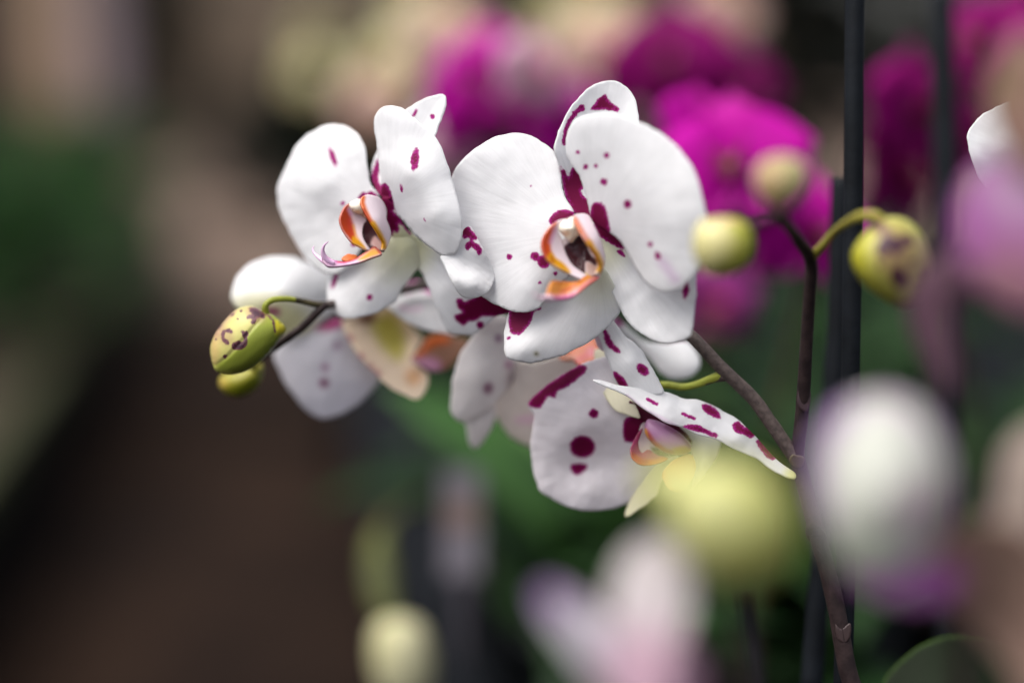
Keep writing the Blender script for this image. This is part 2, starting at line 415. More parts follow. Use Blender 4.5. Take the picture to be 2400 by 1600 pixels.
post1 = empty('wide_post', (-1.36, 8.6, 0)); tag(post1, 'blurred tan board post in the upper left corner', 'post')
block('board', (-1.50, -1.20, 9.1, 9.2, 0.0, 2.6), M_TAN, post1, 0.01)
block('base_plate', (-1.54, -1.16, 9.06, 9.24, 0.012, 0.05), M_TRAY, post1, 0.004)
post2 = empty('pipe_post', (-1.06, 9.3, 0)); tag(post2, 'blurred grey lilac post right of the tan board', 'post')
tube('pipe', post2, [(-1.05, 9.3, 0.0, 0.10), (-1.05, 9.3, 1.2, 0.10), (-1.05, 9.3, 2.6, 0.10)], M_LILAC, 24, True)
tube('collar', post2, [(-1.05, 9.3, 0.012, 0.125), (-1.05, 9.3, 0.05, 0.125), (-1.05, 9.3, 0.09, 0.118)], M_TRAY, 24, True, 3)

# ---- leafy bushes (each one a thing: foliage and stems)
def bush_meshes(seed, h=0.5, r=0.28, nleaf=420, size=0.05):
    rnd = random.Random(seed); V, F = [], []
    for i in range(nleaf):
        a = rnd.uniform(0, 2 * PI); z = h * (0.12 + 0.88 * rnd.random() ** 0.8); rr = r * math.sqrt(rnd.random()) * (1.15 - 0.75 * (z / h) ** 2) * (0.8 + 0.35 * math.sin(3 * a + seed))
        c = Vector((rr * math.cos(a), rr * math.sin(a), z)); s = size * rnd.uniform(0.6, 1.3)
        d = Vector((math.cos(a + rnd.uniform(-.9, .9)), math.sin(a + rnd.uniform(-.9, .9)), rnd.uniform(-0.5, 0.7))).normalized()
        w = d.cross(Vector((0, 0, 1))).normalized(); nn = w.cross(d); k = len(V)
        for u, v, q in ((0, 0, 0), (.35, -.26, .05), (.35, .26, .05), (.35, 0, -.02), (.75, -.2, .02), (.75, .2, .02), (.75, 0, -.05), (1.05, 0, -.14)):
            V.append(tuple(c + d * (u * s * 1.6) + w * (v * s * 1.6) + nn * (q * s)))
        F += [[k, k + 1, k + 3], [k, k + 3, k + 2], [k + 1, k + 4, k + 6, k + 3], [k + 3, k + 6, k + 5, k + 2], [k + 4, k + 7, k + 6], [k + 6, k + 7, k + 5]]
    return V, F
M_BUSH = plain('bush_leaf', lin(52, 92, 40), rough=0.6, spec=0.12, scale=5, col2=lin(22, 50, 20), trans=0.15)
M_BUSHD = plain('dark_bush_leaf', lin(27, 33, 21), rough=0.6, spec=0.1, scale=5, col2=lin(14, 19, 12), trans=0.08)
def bush(name, label, loc, seed, h, r, nleaf, size, mat, group):
    t = empty(name, loc); tag(t, label, 'plant', group)
    V, F = bush_meshes(seed, h, r, nleaf, size)
    link_mesh('foliage', np.array(V) + np.array(loc), F, mat, t)
    for k in range(3):
        a = k * 2.1 + seed; x, y, z = loc
        tube('stem', t, [(x, y, z - 0.02, 0.006), (x + 0.3 * r * math.cos(a), y + 0.3 * r * math.sin(a), z + h * 0.4, 0.005), (x + 0.5 * r * math.cos(a), y + 0.5 * r * math.sin(a), z + h * 0.75, 0.003)], M_STEMD, 6, True, 4)
    return t
k = 0
for y in (2.6, 3.5, 4.4, 5.3, 6.2, 7.1, 8.1):
    for x in ((-0.98 if y < 4 else -0.84), -1.45, -2.05):
        if x < -0.02 - y * 0.27: continue
        k += 1
        bush('leafy_bush', 'green leafy bush growing in the blurred bed at the left', (x + 0.05 * math.sin(k * 3), y + 0.1 * math.cos(k * 5), 0.34), k, 0.56 + 0.07 * math.sin(k * 2.3), 0.36, 520, 0.055, M_BUSH, 'bushes in the raised bed')
bush('floor_shrub', 'dark shrub standing at the far end of the aisle', (-0.12, 10.2, 0.012), 31, 0.95, 0.42, 700, 0.10, M_BUSHD, None)
bush('floor_shrub', 'tall dark shrub in front of the far wall right of the grey post', (-0.95, 13.0, 0.012), 32, 2.1, 0.5, 800, 0.14, M_BUSHD, None)
dp = empty('dark_post', (-1.72, 8.9, 0)); tag(dp, 'black upright post at the left border of the picture', 'post')
block('upright', (-1.86, -1.58, 8.9, 9.0, 0.0, 2.6), M_TRAY, dp, 0.01)
k = 40
for x, y, h in ((0.75, 5.6, 0.8), (1.35, 5.4, 1.1), (1.0, 4.6, 0.85), (1.65, 4.4, 1.2), (0.35, 5.9, 0.55), (0.27, 4.9, 0.42), (1.25, 3.7, 0.9), (1.72, 3.2, 1.0), (0.9, 6.1, 1.0), (1.5, 6.1, 1.3)):
    k += 1
    bush('foliage_plant', 'dark green foliage plant deep in the blurred background of the bench', (x, y, 0.745), k, h, 0.36, 620, 0.085, M_BUSHD, 'foliage plants at the back of the bench')

# ---- potted orchids in the background and foreground: pots, strap leaves, stalks, blossoms with real petals
def petal_grid(L, Wd, cup, roll, tipw=0.9, shape=1.0, n=14, m=10):
    V, F = [], []
    for i in range(n + 1):
        u = i / n; w = Wd * (math.sin(PI * min(1, (0.06 + 0.94 * u)) ** shape) ** 0.62) if u < 1 else 0.02 * Wd
        w = max(w, 0.04 * Wd)
        for j in range(m + 1):
            v = j / m * 2 - 1
            V.append((v * w, -cup * math.sin(PI * u) + roll * (v * v) * (w / Wd) + 0.04 * L * math.sin(u * 5 + v * 3) * u, u * L * (1 - 0.05 * v * v)))
    for i in range(n):
        for j in range(m):
            a = i * (m + 1) + j; F.append([a, a + 1, a + m + 2, a + m + 1])
    return V, F
def petal_mesh(name, V, F, mat):
    me = bpy.data.meshes.new(name); me.from_pydata(V, [], F); me.update(); me.polygons.foreach_set('use_smooth', [True] * len(F)); me.materials.append(mat)
    return me
def bloom_set(key, col_p, col_s, col_lip, col2=None):
    mp = plain(key + '_petal', col_p, rough=0.6, spec=0.08, scale=22, col2=col2 or tuple(c * 0.72 for c in col_p), trans=0.3, low=0.3, high=0.7)
    msp = plain(key + '_sepal', col_s, rough=0.6, spec=0.08, scale=22, var=0.15, trans=0.3)
    ml = plain(key + '_lip', col_lip, rough=0.4, scale=60, var=0.25)
    return {'petal': petal_mesh(key + '_petal', *petal_grid(0.046, 0.030, 0.006, 0.006, shape=0.72), mp),
            'sepal': petal_mesh(key + '_sepal', *petal_grid(0.045, 0.016, 0.005, -0.003, shape=0.85), msp),
            'lip': petal_mesh(key + '_lip', *petal_grid(0.020, 0.010, 0.012, -0.008, shape=0.8), ml),
            'column': petal_mesh(key + '_column', *petal_grid(0.009, 0.004, 0.004, 0.006), ml)}
def bloom(parent, loc, bset, yaw=0, pitch=0, roll=0, size=1.0):
    """a moth orchid blossom facing -Y of the camera, turned by yaw, pitch, roll (degrees)"""
    f = bpy.data.objects.new('flower', None); f.empty_display_size = 0.02
    register(f, parent, loc)
    f.rotation_euler = (CR @ Euler((math.radians(-90), 0, 0)).to_matrix() @ Euler((math.radians(pitch), math.radians(roll), math.radians(yaw))).to_matrix()).to_euler()
    f.scale = (size,) * 3
    def add(nm, key, ang, tilt, off=(0, 0, 0), sc=1.0):
        o = bpy.data.objects.new(nm, bset[key]); COL.objects.link(o); o.parent = f
        o.rotation_euler = (Euler((0, math.radians(ang), 0)).to_matrix() @ Euler((math.radians(tilt), 0, 0)).to_matrix()).to_euler(); o.location = off; o.scale = (sc,) * 3
        s = o.modifiers.new('thickness', 'SOLIDIFY'); s.thickness = 0.0006
    add('sepal', 'sepal', 4, -8, (0, 0.003, 0.003)); add('sepal', 'sepal', 128, -6, (0, 0.003, 0)); add('sepal', 'sepal', -126, -6, (0, 0.003, 0))
    add('petal', 'petal', 78, 4); add('petal', 'petal', -80, 4)
    add('lip', 'lip', 180, 52, (0, -0.004, -0.002)); add('lip', 'lip', 120, 40, (0.002, -0.004, 0), 0.6); add('lip', 'lip', -120, 40, (-0.002, -0.004, 0), 0.6)
    add('column', 'column', 0, 60, (0, -0.003, 0.0))
    return f
def leaf_strap(parent, base, ang, L, Wd, rise, droop, mat, name='leaf'):
    V, F = [], []; n = 12; d = Vector((math.cos(ang), math.sin(ang), 0)); s = Vector((-math.sin(ang), math.cos(ang), 0))
    for i in range(n + 1):
        u = i / n; c = Vector(base) + d * (L * u) + Vector((0, 0, rise * math.sin(u * PI * 0.62) - droop * u ** 3))
        w = Wd * (0.35 + 0.65 * math.sin(PI * min(1, 0.18 + u * 0.62)) ** 1.0) * (1 - u ** 7) + 0.001
        for v in (-1, -0.55, 0, 0.55, 1): V.append(tuple(c + s * (v * w) + Vector((0, 0, 0.30 * w * abs(v) ** 1.5))))
    for i in range(n):
        for j in range(4):
            a = i * 5 + j; F.append([a, a + 1, a + 6, a + 5])
    o = link_mesh(name, V, F, mat, parent); m = o.modifiers.new('thickness', 'SOLIDIFY'); m.thickness = 0.0018
    return o
def lathe(name, parent, cx, cy, prof, mat, seg=28):
    V = [(cx + r * math.cos(2 * PI * k / seg), cy + r * math.sin(2 * PI * k / seg), z) for r, z in prof for k in range(seg)]
    F = [[i * seg + k, i * seg + (k + 1) % seg, (i + 1) * seg + (k + 1) % seg, (i + 1) * seg + k] for i in range(len(prof) - 1) for k in range(seg)]
    return link_mesh(name, V, F, mat, parent)
def pot(parent, cx, cy, z=0.742, r=0.058, h=0.115):
    p = lathe('pot', parent, cx, cy, [(0.002, z), (r * 0.74, z), (r * 0.76, z + 0.004), (r * 0.97, z + h - 0.016), (r * 1.06, z + h - 0.015), (r * 1.07, z + h), (r * 1.0, z + h), (r * 0.95, z + h - 0.014), (r * 0.93, z + h - 0.02)], M_POT)
    lathe('bark', p, cx, cy, [(r * 0.935, z + h - 0.019), (r * 0.6, z + h - 0.012), (0.002, z + h - 0.010)], M_BARK, 20)
    return p
def potted(name, label, cx, cy, seed, leaves=5, cat='orchid', group=None, mat=None, L=(0.13, 0.21)):
    rnd = random.Random(seed); t = empty(name, (cx, cy, 0.742)); tag(t, label, cat, group)
    pot(t, cx, cy)
    for i in range(leaves):
        leaf_strap(t, (cx, cy, 0.842), rnd.uniform(0, 0.7) + i * 2 * PI / leaves, rnd.uniform(*L), rnd.uniform(0.026, 0.037), rnd.uniform(0.05, 0.11), rnd.uniform(0.01, 0.07), mat or M_LEAF)
    return t
def stalk_to(t, cx, cy, tops, mat=None):
    """a flower stalk from the pot through the given world points"""
    pts = [(cx, cy, 0.84, 0.0030)]
    f = tops[0]; pts.append((cx + (f.x - cx) * 0.25, cy + (f.y - cy) * 0.25, 0.84 + (f.z - 0.84) * 0.55, 0.0028))
    for i, v in enumerate(tops): pts.append((v.x, v.y, v.z, 0.0026 - 0.0010 * i / max(1, len(tops))))
    return tube('stem', t, pts, mat or M_PEDD, 8, True, 6)

MAGENTA = bloom_set('magenta', lin(196, 8, 168), lin(182, 30, 150), lin(96, 2, 40), lin(150, 0, 120))
PURPLE = bloom_set('purple', lin(140, 2, 106), lin(112, 4, 82), lin(100, 10, 50), lin(112, 10, 84))
PINK = bloom_set('pink_white', lin(226, 196, 206), lin(206, 150, 178), lin(180, 60, 110), lin(206, 160, 180))
CREAM = bloom_set('cream', lin(226, 220, 184), lin(214, 208, 150), lin(190, 160, 80), lin(200, 194, 140))
PEACH = bloom_set('peach', lin(226, 194, 182), lin(216, 184, 150), lin(180, 110, 80))

def bg_orchid(name, label, cx, cy, seed, bset, flowers, group=None, leaves=5, leafmat=None):
    t = potted(name, label, cx, cy, seed, leaves, 'orchid', group, leafmat)
    pts = [P(px, py, d + 25) for px, py, d, *_ in flowers]
    stalk_to(t, cx, cy, pts)
    for (px, py, d, yaw, pit, rol, sz), p in zip(flowers, pts):
        bs = bset
        f = P(px, py, d); bloom(t, f, bs, yaw, pit, rol, sz)
        tube('pedicel', t, [tuple(p) + (0.0018,), tuple((p + f) / 2 + Vector((0, 0, 0.006))) + (0.0016,), tuple(f) + (0.0022,)], M_PED, 7, True, 4)
    return t
#==MAIN==
# ================================================================== THE SPECKLED ORCHID IN FOCUS
CX0, CY0 = 0.235, 0.50
plant = potted('speckled_orchid', 'white moth orchid with crimson blotches in sharp focus at the centre', CX0, CY0, 3, 3, mat=M_LEAFD)
YEL = (0.80, 0.80, 0.50); GRN = (0.70, 0.73, 0.42)
ORANGE = lin(216, 104, 34); RED = lin(196, 84, 62); GOLD = lin(224, 172, 16); DARK = (0.075, 0.002, 0.018); PINKW = lin(236, 224, 230)
LILAC = lin(214, 168, 206); CREAMW = lin(246, 240, 224)
def flower(centre, label=None):
    f = empty('flower', P(*centre), plant)
    if label: f['label'] = label
    return f
def pts(z, l): return z(l)
def C(z, x, y): return z([(x, y)])[0]
def sc_of(z): return 1.0 / (z([(1, 0)])[0][0] - z([(0, 0)])[0][0])
def c_(z, x, y, r): return ('c', C(z, x, y), r / sc_of(z))
def e_(z, x, y, rx, ry, a): return ('e', C(z, x, y), rx / sc_of(z), ry / sc_of(z), a)
def s_(z, l, hw): return ('s', z(l), hw / sc_of(z))
def p_(z, l): return ('p', z(l))
def dz(z, l): return [(*C(z, x, y), d) for x, y, d in l]

# ---------------- stem system
tube('stem', plant, [(2010, 1640, 2, 3.6), (1985, 1560, 2, 3.5), (1955, 1400, 2, 3.4), (1915, 1250, 3, 3.2), (1872, 1085, 4, 3.0), (1868, 1070, 4, 3.0)], M_STEMD, 16)
lowb = tube('stem', plant, [(CX0 + 0.0, CY0, 0.84, 0.0037), (CX0 - 0.002, CY0, 0.92, 0.0037), tuple(P(2010, 1640, 2)) + (0.0036,)], M_STEMD, 14, True, 5)
st1 = tube('stem', plant, [(1868, 1078, 4, 2.9), (1852, 1056, 4, 2.8), (1806, 990, 5, 2.7), (1764, 932, 6, 2.7), (1695, 866, 7, 2.6), (1618, 786, 10, 2.5), (1550, 740, 24, 2.4), (1440, 690, 40, 2.3), (1250, 650, 48, 2.1), (1050, 660, 50, 2.0), (900, 690, 46, 1.9), (820, 705, 38, 1.8), (762, 716, 24, 1.7)], M_STEM, 16)
tube('stem', plant, [(764, 712, 23, 1.75), (745, 730, 22, 1.7), (710, 765, 24, 1.7), (680, 788, 26, 1.7), (655, 806, 30, 1.6), (600, 850, 40, 1.3), (575, 880, 48, 1.2)], M_STEMD, 12)
st2 = tube('stem', plant, [(1866, 1085, 4, 2.7), (1872, 1040, 3, 2.6), (1882, 940, 0, 2.6), (1890, 800, -8, 2.4), (1897, 690, -16, 2.3), (1900, 610, -24, 2.3), (1870, 560, -40, 2.0), (1840, 520, -58, 1.8), (1822, 490, -86, 1.6)], M_STEMD, 14)
# bracts where the stalk forks
sheet('bract', plant, [(1850, 1080), (1856, 1066), (1868, 1066), (1884, 1072), (1880, 1092), (1862, 1096)], [(1850, 1080, -1), (1890, 1080, -1), (1870, 1060, -2.2)], tint=lin(96, 86, 62), spacing=4, mat=M_BUD, ripple=0.2)
sheet('bract', plant, [(1871, 906), (1884, 912), (1900, 916), (1899, 945), (1892, 962), (1879, 960), (1869, 945)], [(1868, 935, -1), (1900, 935, -1), (1884, 935, -4.2)], tint=lin(60, 44, 48), spacing=4, mat=M_BUD, ripple=0.1)
sheet('bract', plant, [(1958, 1462), (1972, 1474), (1992, 1460), (1994, 1488), (1982, 1504), (1965, 1498)], [(1956, 1480, 0), (1996, 1480, 0), (1976, 1480, -3.6)], tint=lin(62, 48, 48), spacing=4, mat=M_BUD, ripple=0.1)
sheet('bract', plant, [(1888, 1236), (1905, 1228), (1925, 1240), (1938, 1262), (1915, 1270), (1893, 1262)], [(1888, 1250, 0), (1938, 1255, 0), (1912, 1250, -3.2)], tint=lin(60, 50, 48), spacing=4, mat=M_BUD, ripple=0.1)

# ---------------- flower B (large, right of centre, in front)
B = flower((1380, 570, -4), 'largest blossom facing left with a crimson blotched upper sepal')
sheet('sepal', B, R2([(755, 765), (700, 722), (655, 620), (632, 500), (608, 415), (628, 330), (665, 245), (730, 152), (800, 90), (890, 62), (960, 85), (1005, 130), (1030, 200), (1038, 290), (1020, 400), (960, 520), (880, 640), (815, 745)]),
      dz(R2, [(755, 765, -2), (610, 420, -3), (890, 62, 6), (1036, 280, 2), (820, 300, 4), (700, 600, 3), (900, 600, 6)]), base=C(R2, 760, 760), curl=(-1.5, 30),
      spots=[p_(R2, [(795, 205), (832, 158), (868, 130), (880, 160), (912, 185), (937, 205), (932, 222), (860, 212), (800, 216)]),
             s_(R2, [(748, 196), (715, 228), (682, 272), (664, 325), (655, 385)], 11), c_(R2, 745, 205, 17), c_(R2, 712, 232, 14),
             p_(R2, [(630, 460), (640, 505), (660, 520), (680, 560), (690, 520), (720, 500), (755, 545), (775, 590), (742, 625), (770, 665), (830, 690), (820, 770), (740, 775), (690, 710), (655, 620)])])
sheet('sepal', B, R2([(795, 790), (825, 880), (840, 1000), (890, 1110), (945, 1225), (990, 1300), (1040, 1345), (1120, 1392), (1200, 1402), (1285, 1376), (1312, 1330), (1323, 1240), (1331, 1150), (1330, 1050), (1320, 950), (1200, 850), (1000, 790), (880, 770)]),
      dz(R2, [(850, 850, -6), (900, 1100, -6), (1000, 1300, -9), (1200, 1400, -16), (1320, 1200, -22), (1310, 960, -24), (1080, 1000, -8), (1140, 1250, -11)]), base=C(R2, 850, 850), curl=(1.5, 30),
      ops=[(c_(R2, 880, 920, 90), 45, (*YEL, 0.55))],
      spots=[e_(R2, 1281, 1130, 16, 44, 8), p_(R2, [(810, 780), (880, 800), (930, 850), (970, 912), (950, 922), (905, 898), (862, 874), (830, 850)]), p_(R2, [(925, 928), (955, 932), (972, 962), (950, 955)])])
sheet('sepal', B, R2([(850, 1005), (905, 1090), (946, 1222), (905, 1292), (870, 1330), (800, 1385), (720, 1430), (640, 1467), (560, 1490), (480, 1502), (410, 1492), (362, 1466), (349, 1390), (358, 1310), (385, 1230), (440, 1140), (560, 1060), (640, 1020), (700, 1000), (780, 985)]),
      dz(R2, [(820, 1010, -8), (940, 1220, -3), (800, 1385, 2), (480, 1500, 1), (352, 1390, 3), (400, 1230, 4), (560, 1100, 2), (690, 1215, 0), (540, 1345, -1), (445, 1440, -1), (430, 1340, 2.5), (600, 1200, 3)]), base=C(R2, 840, 1010), curl=(0.8, 14), ripple=0.5,
      ops=[(c_(R2, 840, 1060, 120), 60, (*YEL, 0.4)), (c_(R2, 516, 1455, 9), 8, (*lin(150, 140, 90), 0.9)), (c_(R2, 518, 1456, 4), 3, lin(96, 88, 50))],
      spots=[p_(R2, [(383, 1225), (440, 1220), (500, 1235), (492, 1290), (462, 1330), (432, 1360), (388, 1352), (377, 1300)]), c_(R2, 377, 1376, 10), s_(R2, [(480, 1240), (530, 1226)], 9)])
sheet('petal', B, R2([(712, 760), (655, 640), (636, 520), (606, 428), (560, 388), (500, 352), (430, 333), (360, 338), (285, 362), (200, 415), (130, 478), (85, 550), (40, 650), (25, 780), (40, 900), (90, 1020), (160, 1110), (240, 1165), (310, 1205), (385, 1236), (470, 1243), (530, 1222), (575, 1170), (640, 1100), (720, 1000)]),
      dz(R2, [(710, 800, -9), (606, 428, 0), (430, 333, 2), (200, 415, 2), (60, 600, 8), (40, 900, 9), (240, 1160, 6), (430, 1236, -5), (600, 1140, -6), (350, 700, 0), (470, 1120, -7), (520, 900, -6)]), base=C(R2, 710, 840), curl=(2.0, 40), ripple=0.7, rscale=120,
      spots=[p_(R2, [(585, 800), (590, 755), (640, 722), (705, 735), (740, 800), (640, 790)]), c_(R2, 380, 963, 15), c_(R2, 511, 960, 23), e_(R2, 555, 985, 34, 34, 0), c_(R2, 611, 1046, 11), c_(R2, 535, 1094, 9), c_(R2, 488, 602, 5)])
sheet('petal', B, R2([(800, 770), (772, 650), (735, 545), (685, 470), (668, 400), (680, 320), (720, 262), (790, 235), (880, 228), (960, 245), (1040, 275), (1120, 312), (1200, 365), (1270, 440), (1325, 530), (1360, 640), (1382, 740), (1388, 840), (1376, 940), (1340, 1030), (1290, 1090), (1230, 1130), (1150, 1140), (1080, 1095), (1020, 1015), (980, 935), (945, 882), (895, 840), (845, 815)]),
      dz(R2, [(830, 800, -12), (680, 400, -13), (790, 235, -22), (1040, 275, -32), (1270, 440, -40), (1385, 840, -42), (1200, 1130, -30), (1000, 1030, -17), (1000, 600, -27), (1200, 800, -36), (1080, 900, -26)]), base=C(R2, 820, 800), curl=(2.2, 40), ripple=0.6, rscale=140,
      ops=[(s_(R2, [(1160, 985), (1225, 1075)], 22), 14, (*lin(214, 190, 216), 0.7))],
      spots=[c_(R2, 729, 428, 10), c_(R2, 875, 446, 15), c_(R2, 768, 503, 14), c_(R2, 822, 498, 10), c_(R2, 862, 579, 18), c_(R2, 984, 694, 22), c_(R2, 1098, 896, 13), e_(R2, 1138, 957, 14, 20, -20),
             p_(R2, [(790, 800), (800, 700), (830, 682), (865, 700), (884, 760), (893, 830), (870, 850), (800, 830)])])
# lip of B
sheet('lip_lobe', B, Z5([(660, 270), (610, 290), (520, 310), (400, 390), (320, 490), (275, 600), (280, 700), (320, 800), (390, 880), (480, 945), (620, 1010), (720, 1060), (800, 1090), (860, 1050), (800, 1000), (700, 930), (620, 820), (570, 700), (560, 640), (520, 540), (480, 420), (560, 320)]),
      dz(Z5, [(660, 280, -12), (275, 640, -20), (400, 390, -17), (480, 940, -20), (800, 1080, -18), (560, 680, -14), (500, 480, -14), (700, 920, -15)]), tint=PINKW, mat=M_LIP, spacing=2.6, thick=0.9, ripple=0.3, wobble=0.4,
      ops=[(p_(Z5, [(470, 320), (400, 380), (310, 480), (265, 600), (270, 700), (310, 810), (390, 890), (440, 860), (400, 740), (385, 640), (395, 550), (420, 470), (450, 400)]), 6, ORANGE), (p_(Z5, [(300, 500), (262, 600), (270, 700), (320, 810), (345, 760), (325, 650), (335, 540)]), 5, (*lin(196, 84, 26), 0.8)),
           (s_(Z5, [(440, 430), (410, 520), (385, 600)], 30), 6, (*LILAC, 0.6)),
           (p_(Z5, [(395, 735), (450, 810), (560, 890), (650, 1000), (600, 1010), (480, 945), (400, 890), (340, 820)]), 5, GOLD), (p_(Z5, [(385, 780), (430, 830), (440, 880), (390, 860)]), 4, (*lin(170, 92, 10), 0.7))])
sheet('lip_throat', B, Z5([(540, 600), (700, 480), (800, 500), (900, 660), (1000, 830), (1040, 980), (900, 1070), (800, 1060), (680, 945), (580, 800)]),
      dz(Z5, [(540, 640, -13.5), (780, 500, -13.5), (1020, 960, -15), (800, 1060, -17), (760, 800, -13)]), tint=lin(226, 212, 212), mat=M_LIP, spacing=2.2, thick=0.8, ripple=0.25, rscale=14,
      ops=[(p_(Z5, [(870, 880), (960, 900), (1010, 960), (960, 1040), (880, 1050)]), 4, (*lin(206, 180, 172), 0.9)), (p_(Z5, [(560, 670), (650, 600), (720, 540), (800, 520), (870, 640), (910, 760), (995, 840), (990, 920), (930, 880), (850, 860), (845, 1020), (810, 1040), (730, 960), (640, 890), (590, 800)]), 3, DARK),
           (c_(Z5, 850, 1050, 36), 4, lin(214, 186, 110))])
puff('column', B, Z5([(485, 400), (540, 325), (620, 300), (700, 262), (760, 340), (800, 470), (730, 545), (690, 610), (640, 605), (565, 520), (505, 465)]), -14, 4.0, CREAMW, mat=M_LIP, spacing=3,
     ops=[(e_(Z5, 590, 490, 70, 34, -8), 5, (*lin(206, 150, 104), 0.75)), (c_(Z5, 660, 590, 34), 5, (*lin(222, 200, 190), 0.8))], ridges=[(s_(Z5, [(600, 420), (680, 420)], 20), 0.8, 6)])
sheet('lip_lobe', B, Z5([(695, 258), (780, 238), (860, 245), (920, 300), (980, 430), (1040, 570), (1080, 700), (1102, 800), (1092, 900), (1055, 1000), (1020, 1055), (985, 1010), (1028, 930), (1008, 850), (978, 770), (900, 660), (820, 540), (750, 420), (708, 330)]),
      dz(Z5, [(700, 270, -17), (860, 245, -12), (1100, 800, -14), (1020, 1050, -18), (900, 660, -23), (1000, 850, -22), (980, 560, -19), (740, 400, -21)]), tint=PINKW, mat=M_LIP, spacing=2.6, thick=0.9, ripple=0.2, wobble=0.4,
      ops=[(s_(Z5, [(720, 330), (800, 480), (900, 630)], 34), 6, (*lin(214, 138, 110), 0.9)), (s_(Z5, [(705, 280), (720, 350), (790, 480)], 12), 3, lin(214, 130, 84)), (s_(Z5, [(890, 620), (990, 770), (1040, 880), (1030, 980)], 38), 6, GOLD), (s_(Z5, [(900, 660), (980, 780), (1010, 860)], 10), 3, (*lin(170, 96, 30), 0.8))])
sheet('lip_tongue', B, Z5([(1030, 1045), (1022, 1085), (900, 1165), (780, 1262), (660, 1332), (520, 1358), (420, 1360), (330, 1370), (340, 1270), (400, 1125), (480, 1118), (640, 1130), (760, 1118), (830, 1065), (930, 1040)]),
      dz(Z5, [(1030, 1060, -15), (760, 1120, -19), (780, 1260, -23), (400, 1130, -27), (420, 1350, -30), (600, 1230, -22)]), tint=lin(224, 160, 84), mat=M_LIP, spacing=2.6, thick=0.9, ripple=0.5, rscale=20, wobble=0.4,
      ops=[(s_(Z5, [(1010, 1075), (900, 1150), (780, 1240), (640, 1320), (500, 1345), (380, 1345)], 42), 6, lin(226, 168, 180)), (s_(Z5, [(700, 1325), (520, 1350), (420, 1340)], 22), 5, lin(206, 116, 170)), (s_(Z5, [(990, 1085), (860, 1180), (760, 1260)], 14), 4, lin(206, 120, 96)),
           (s_(Z5, [(720, 1180), (600, 1230), (520, 1260)], 18), 5, (*lin(206, 110, 100), 0.8)), (s_(Z5, [(850, 1060), (780, 1130), (520, 1135), (430, 1130)], 10), 3, (*lin(196, 110, 40), 0.9)), (c_(Z5, 340, 1340, 60), 8, (*lin(222, 190, 206), 0.8))])
for tp in ([(400, 1345, -30, 1.3), (330, 1335, -34, 1.0), (240, 1330, -39, 0.6), (170, 1280, -43, 0.35)],):
    tube('tendril', B, [(*C(Z5, x, y), d, r) for x, y, d, r in tp], plain('pink_tendril', lin(232, 196, 214), rough=0.4), 8)

# ---------------- flower A (left)
A = flower((905, 525, 14), 'left blossom with orange lip and a curled lilac forked tongue')
sheet('sepal', A, R1([(705, 720), (668, 660), (655, 600), (662, 530), (690, 450), (760, 320), (860, 208), (930, 160), (1000, 125), (1070, 106), (1105, 118), (1113, 170), (1092, 240), (1060, 310), (1030, 400), (960, 520), (850, 650), (770, 750)]),
      dz(R1, [(720, 720, 14), (655, 600, 22), (860, 210, 12), (1090, 110, 7), (1040, 350, 6), (900, 550, 8)]), base=C(R1, 730, 720), curl=(-1.0, 20),
      spots=[e_(R1, 922, 222, 10, 26, 32), c_(R1, 1030, 245, 15), c_(R1, 745, 740, 62), p_(R1, [(695, 500), (672, 555), (655, 630), (665, 690), (720, 740), (730, 690), (700, 640), (708, 560)])])
sheet('petal', A, R1([(705, 740), (655, 665), (632, 560), (618, 450), (590, 380), (540, 325), (480, 298), (415, 293), (340, 312), (260, 360), (200, 420), (150, 520), (110, 600), (80, 680), (85, 770), (105, 850), (140, 920), (180, 1000), (220, 1070), (270, 1130), (330, 1180), (400, 1210), (480, 1190), (580, 1080), (660, 920)]),
      dz(R1, [(690, 780, 16), (618, 450, 20), (415, 293, 28), (200, 420, 34), (82, 700, 36), (180, 1000, 34), (330, 1180, 28), (560, 1060, 18), (380, 650, 22), (380, 800, 25)]), base=C(R1, 680, 800), curl=(2.5, 40), ripple=0.9,
      spots=[e_(R1, 420, 493, 17, 60, -20), p_(R1, [(570, 745), (600, 706), (630, 715), (655, 698), (695, 735), (700, 780), (620, 770)]), c_(R1, 480, 776, 13), c_(R1, 527, 830, 17), c_(R1, 545, 1025, 16)])
sheet('sepal', A, R1([(800, 960), (700, 1040), (560, 1120), (470, 1160), (412, 1205), (385, 1290), (388, 1370), (410, 1430), (460, 1470), (530, 1481), (620, 1465), (700, 1440), (760, 1400), (805, 1370), (850, 1290), (885, 1245), (930, 1185), (965, 1100), (950, 1000), (880, 940)]),
      dz(R1, [(850, 970, 15), (400, 1250, 30), (530, 1480, 23), (760, 1400, 22), (920, 1150, 20), (640, 1250, 22)]), base=C(R1, 860, 960), curl=(2.0, 30),
      ops=[(c_(R1, 840, 1020, 170), 75, (*YEL, 0.75))],
      spots=[e_(R1, 432, 1245, 15, 52, 18), c_(R1, 643, 1350, 19)])
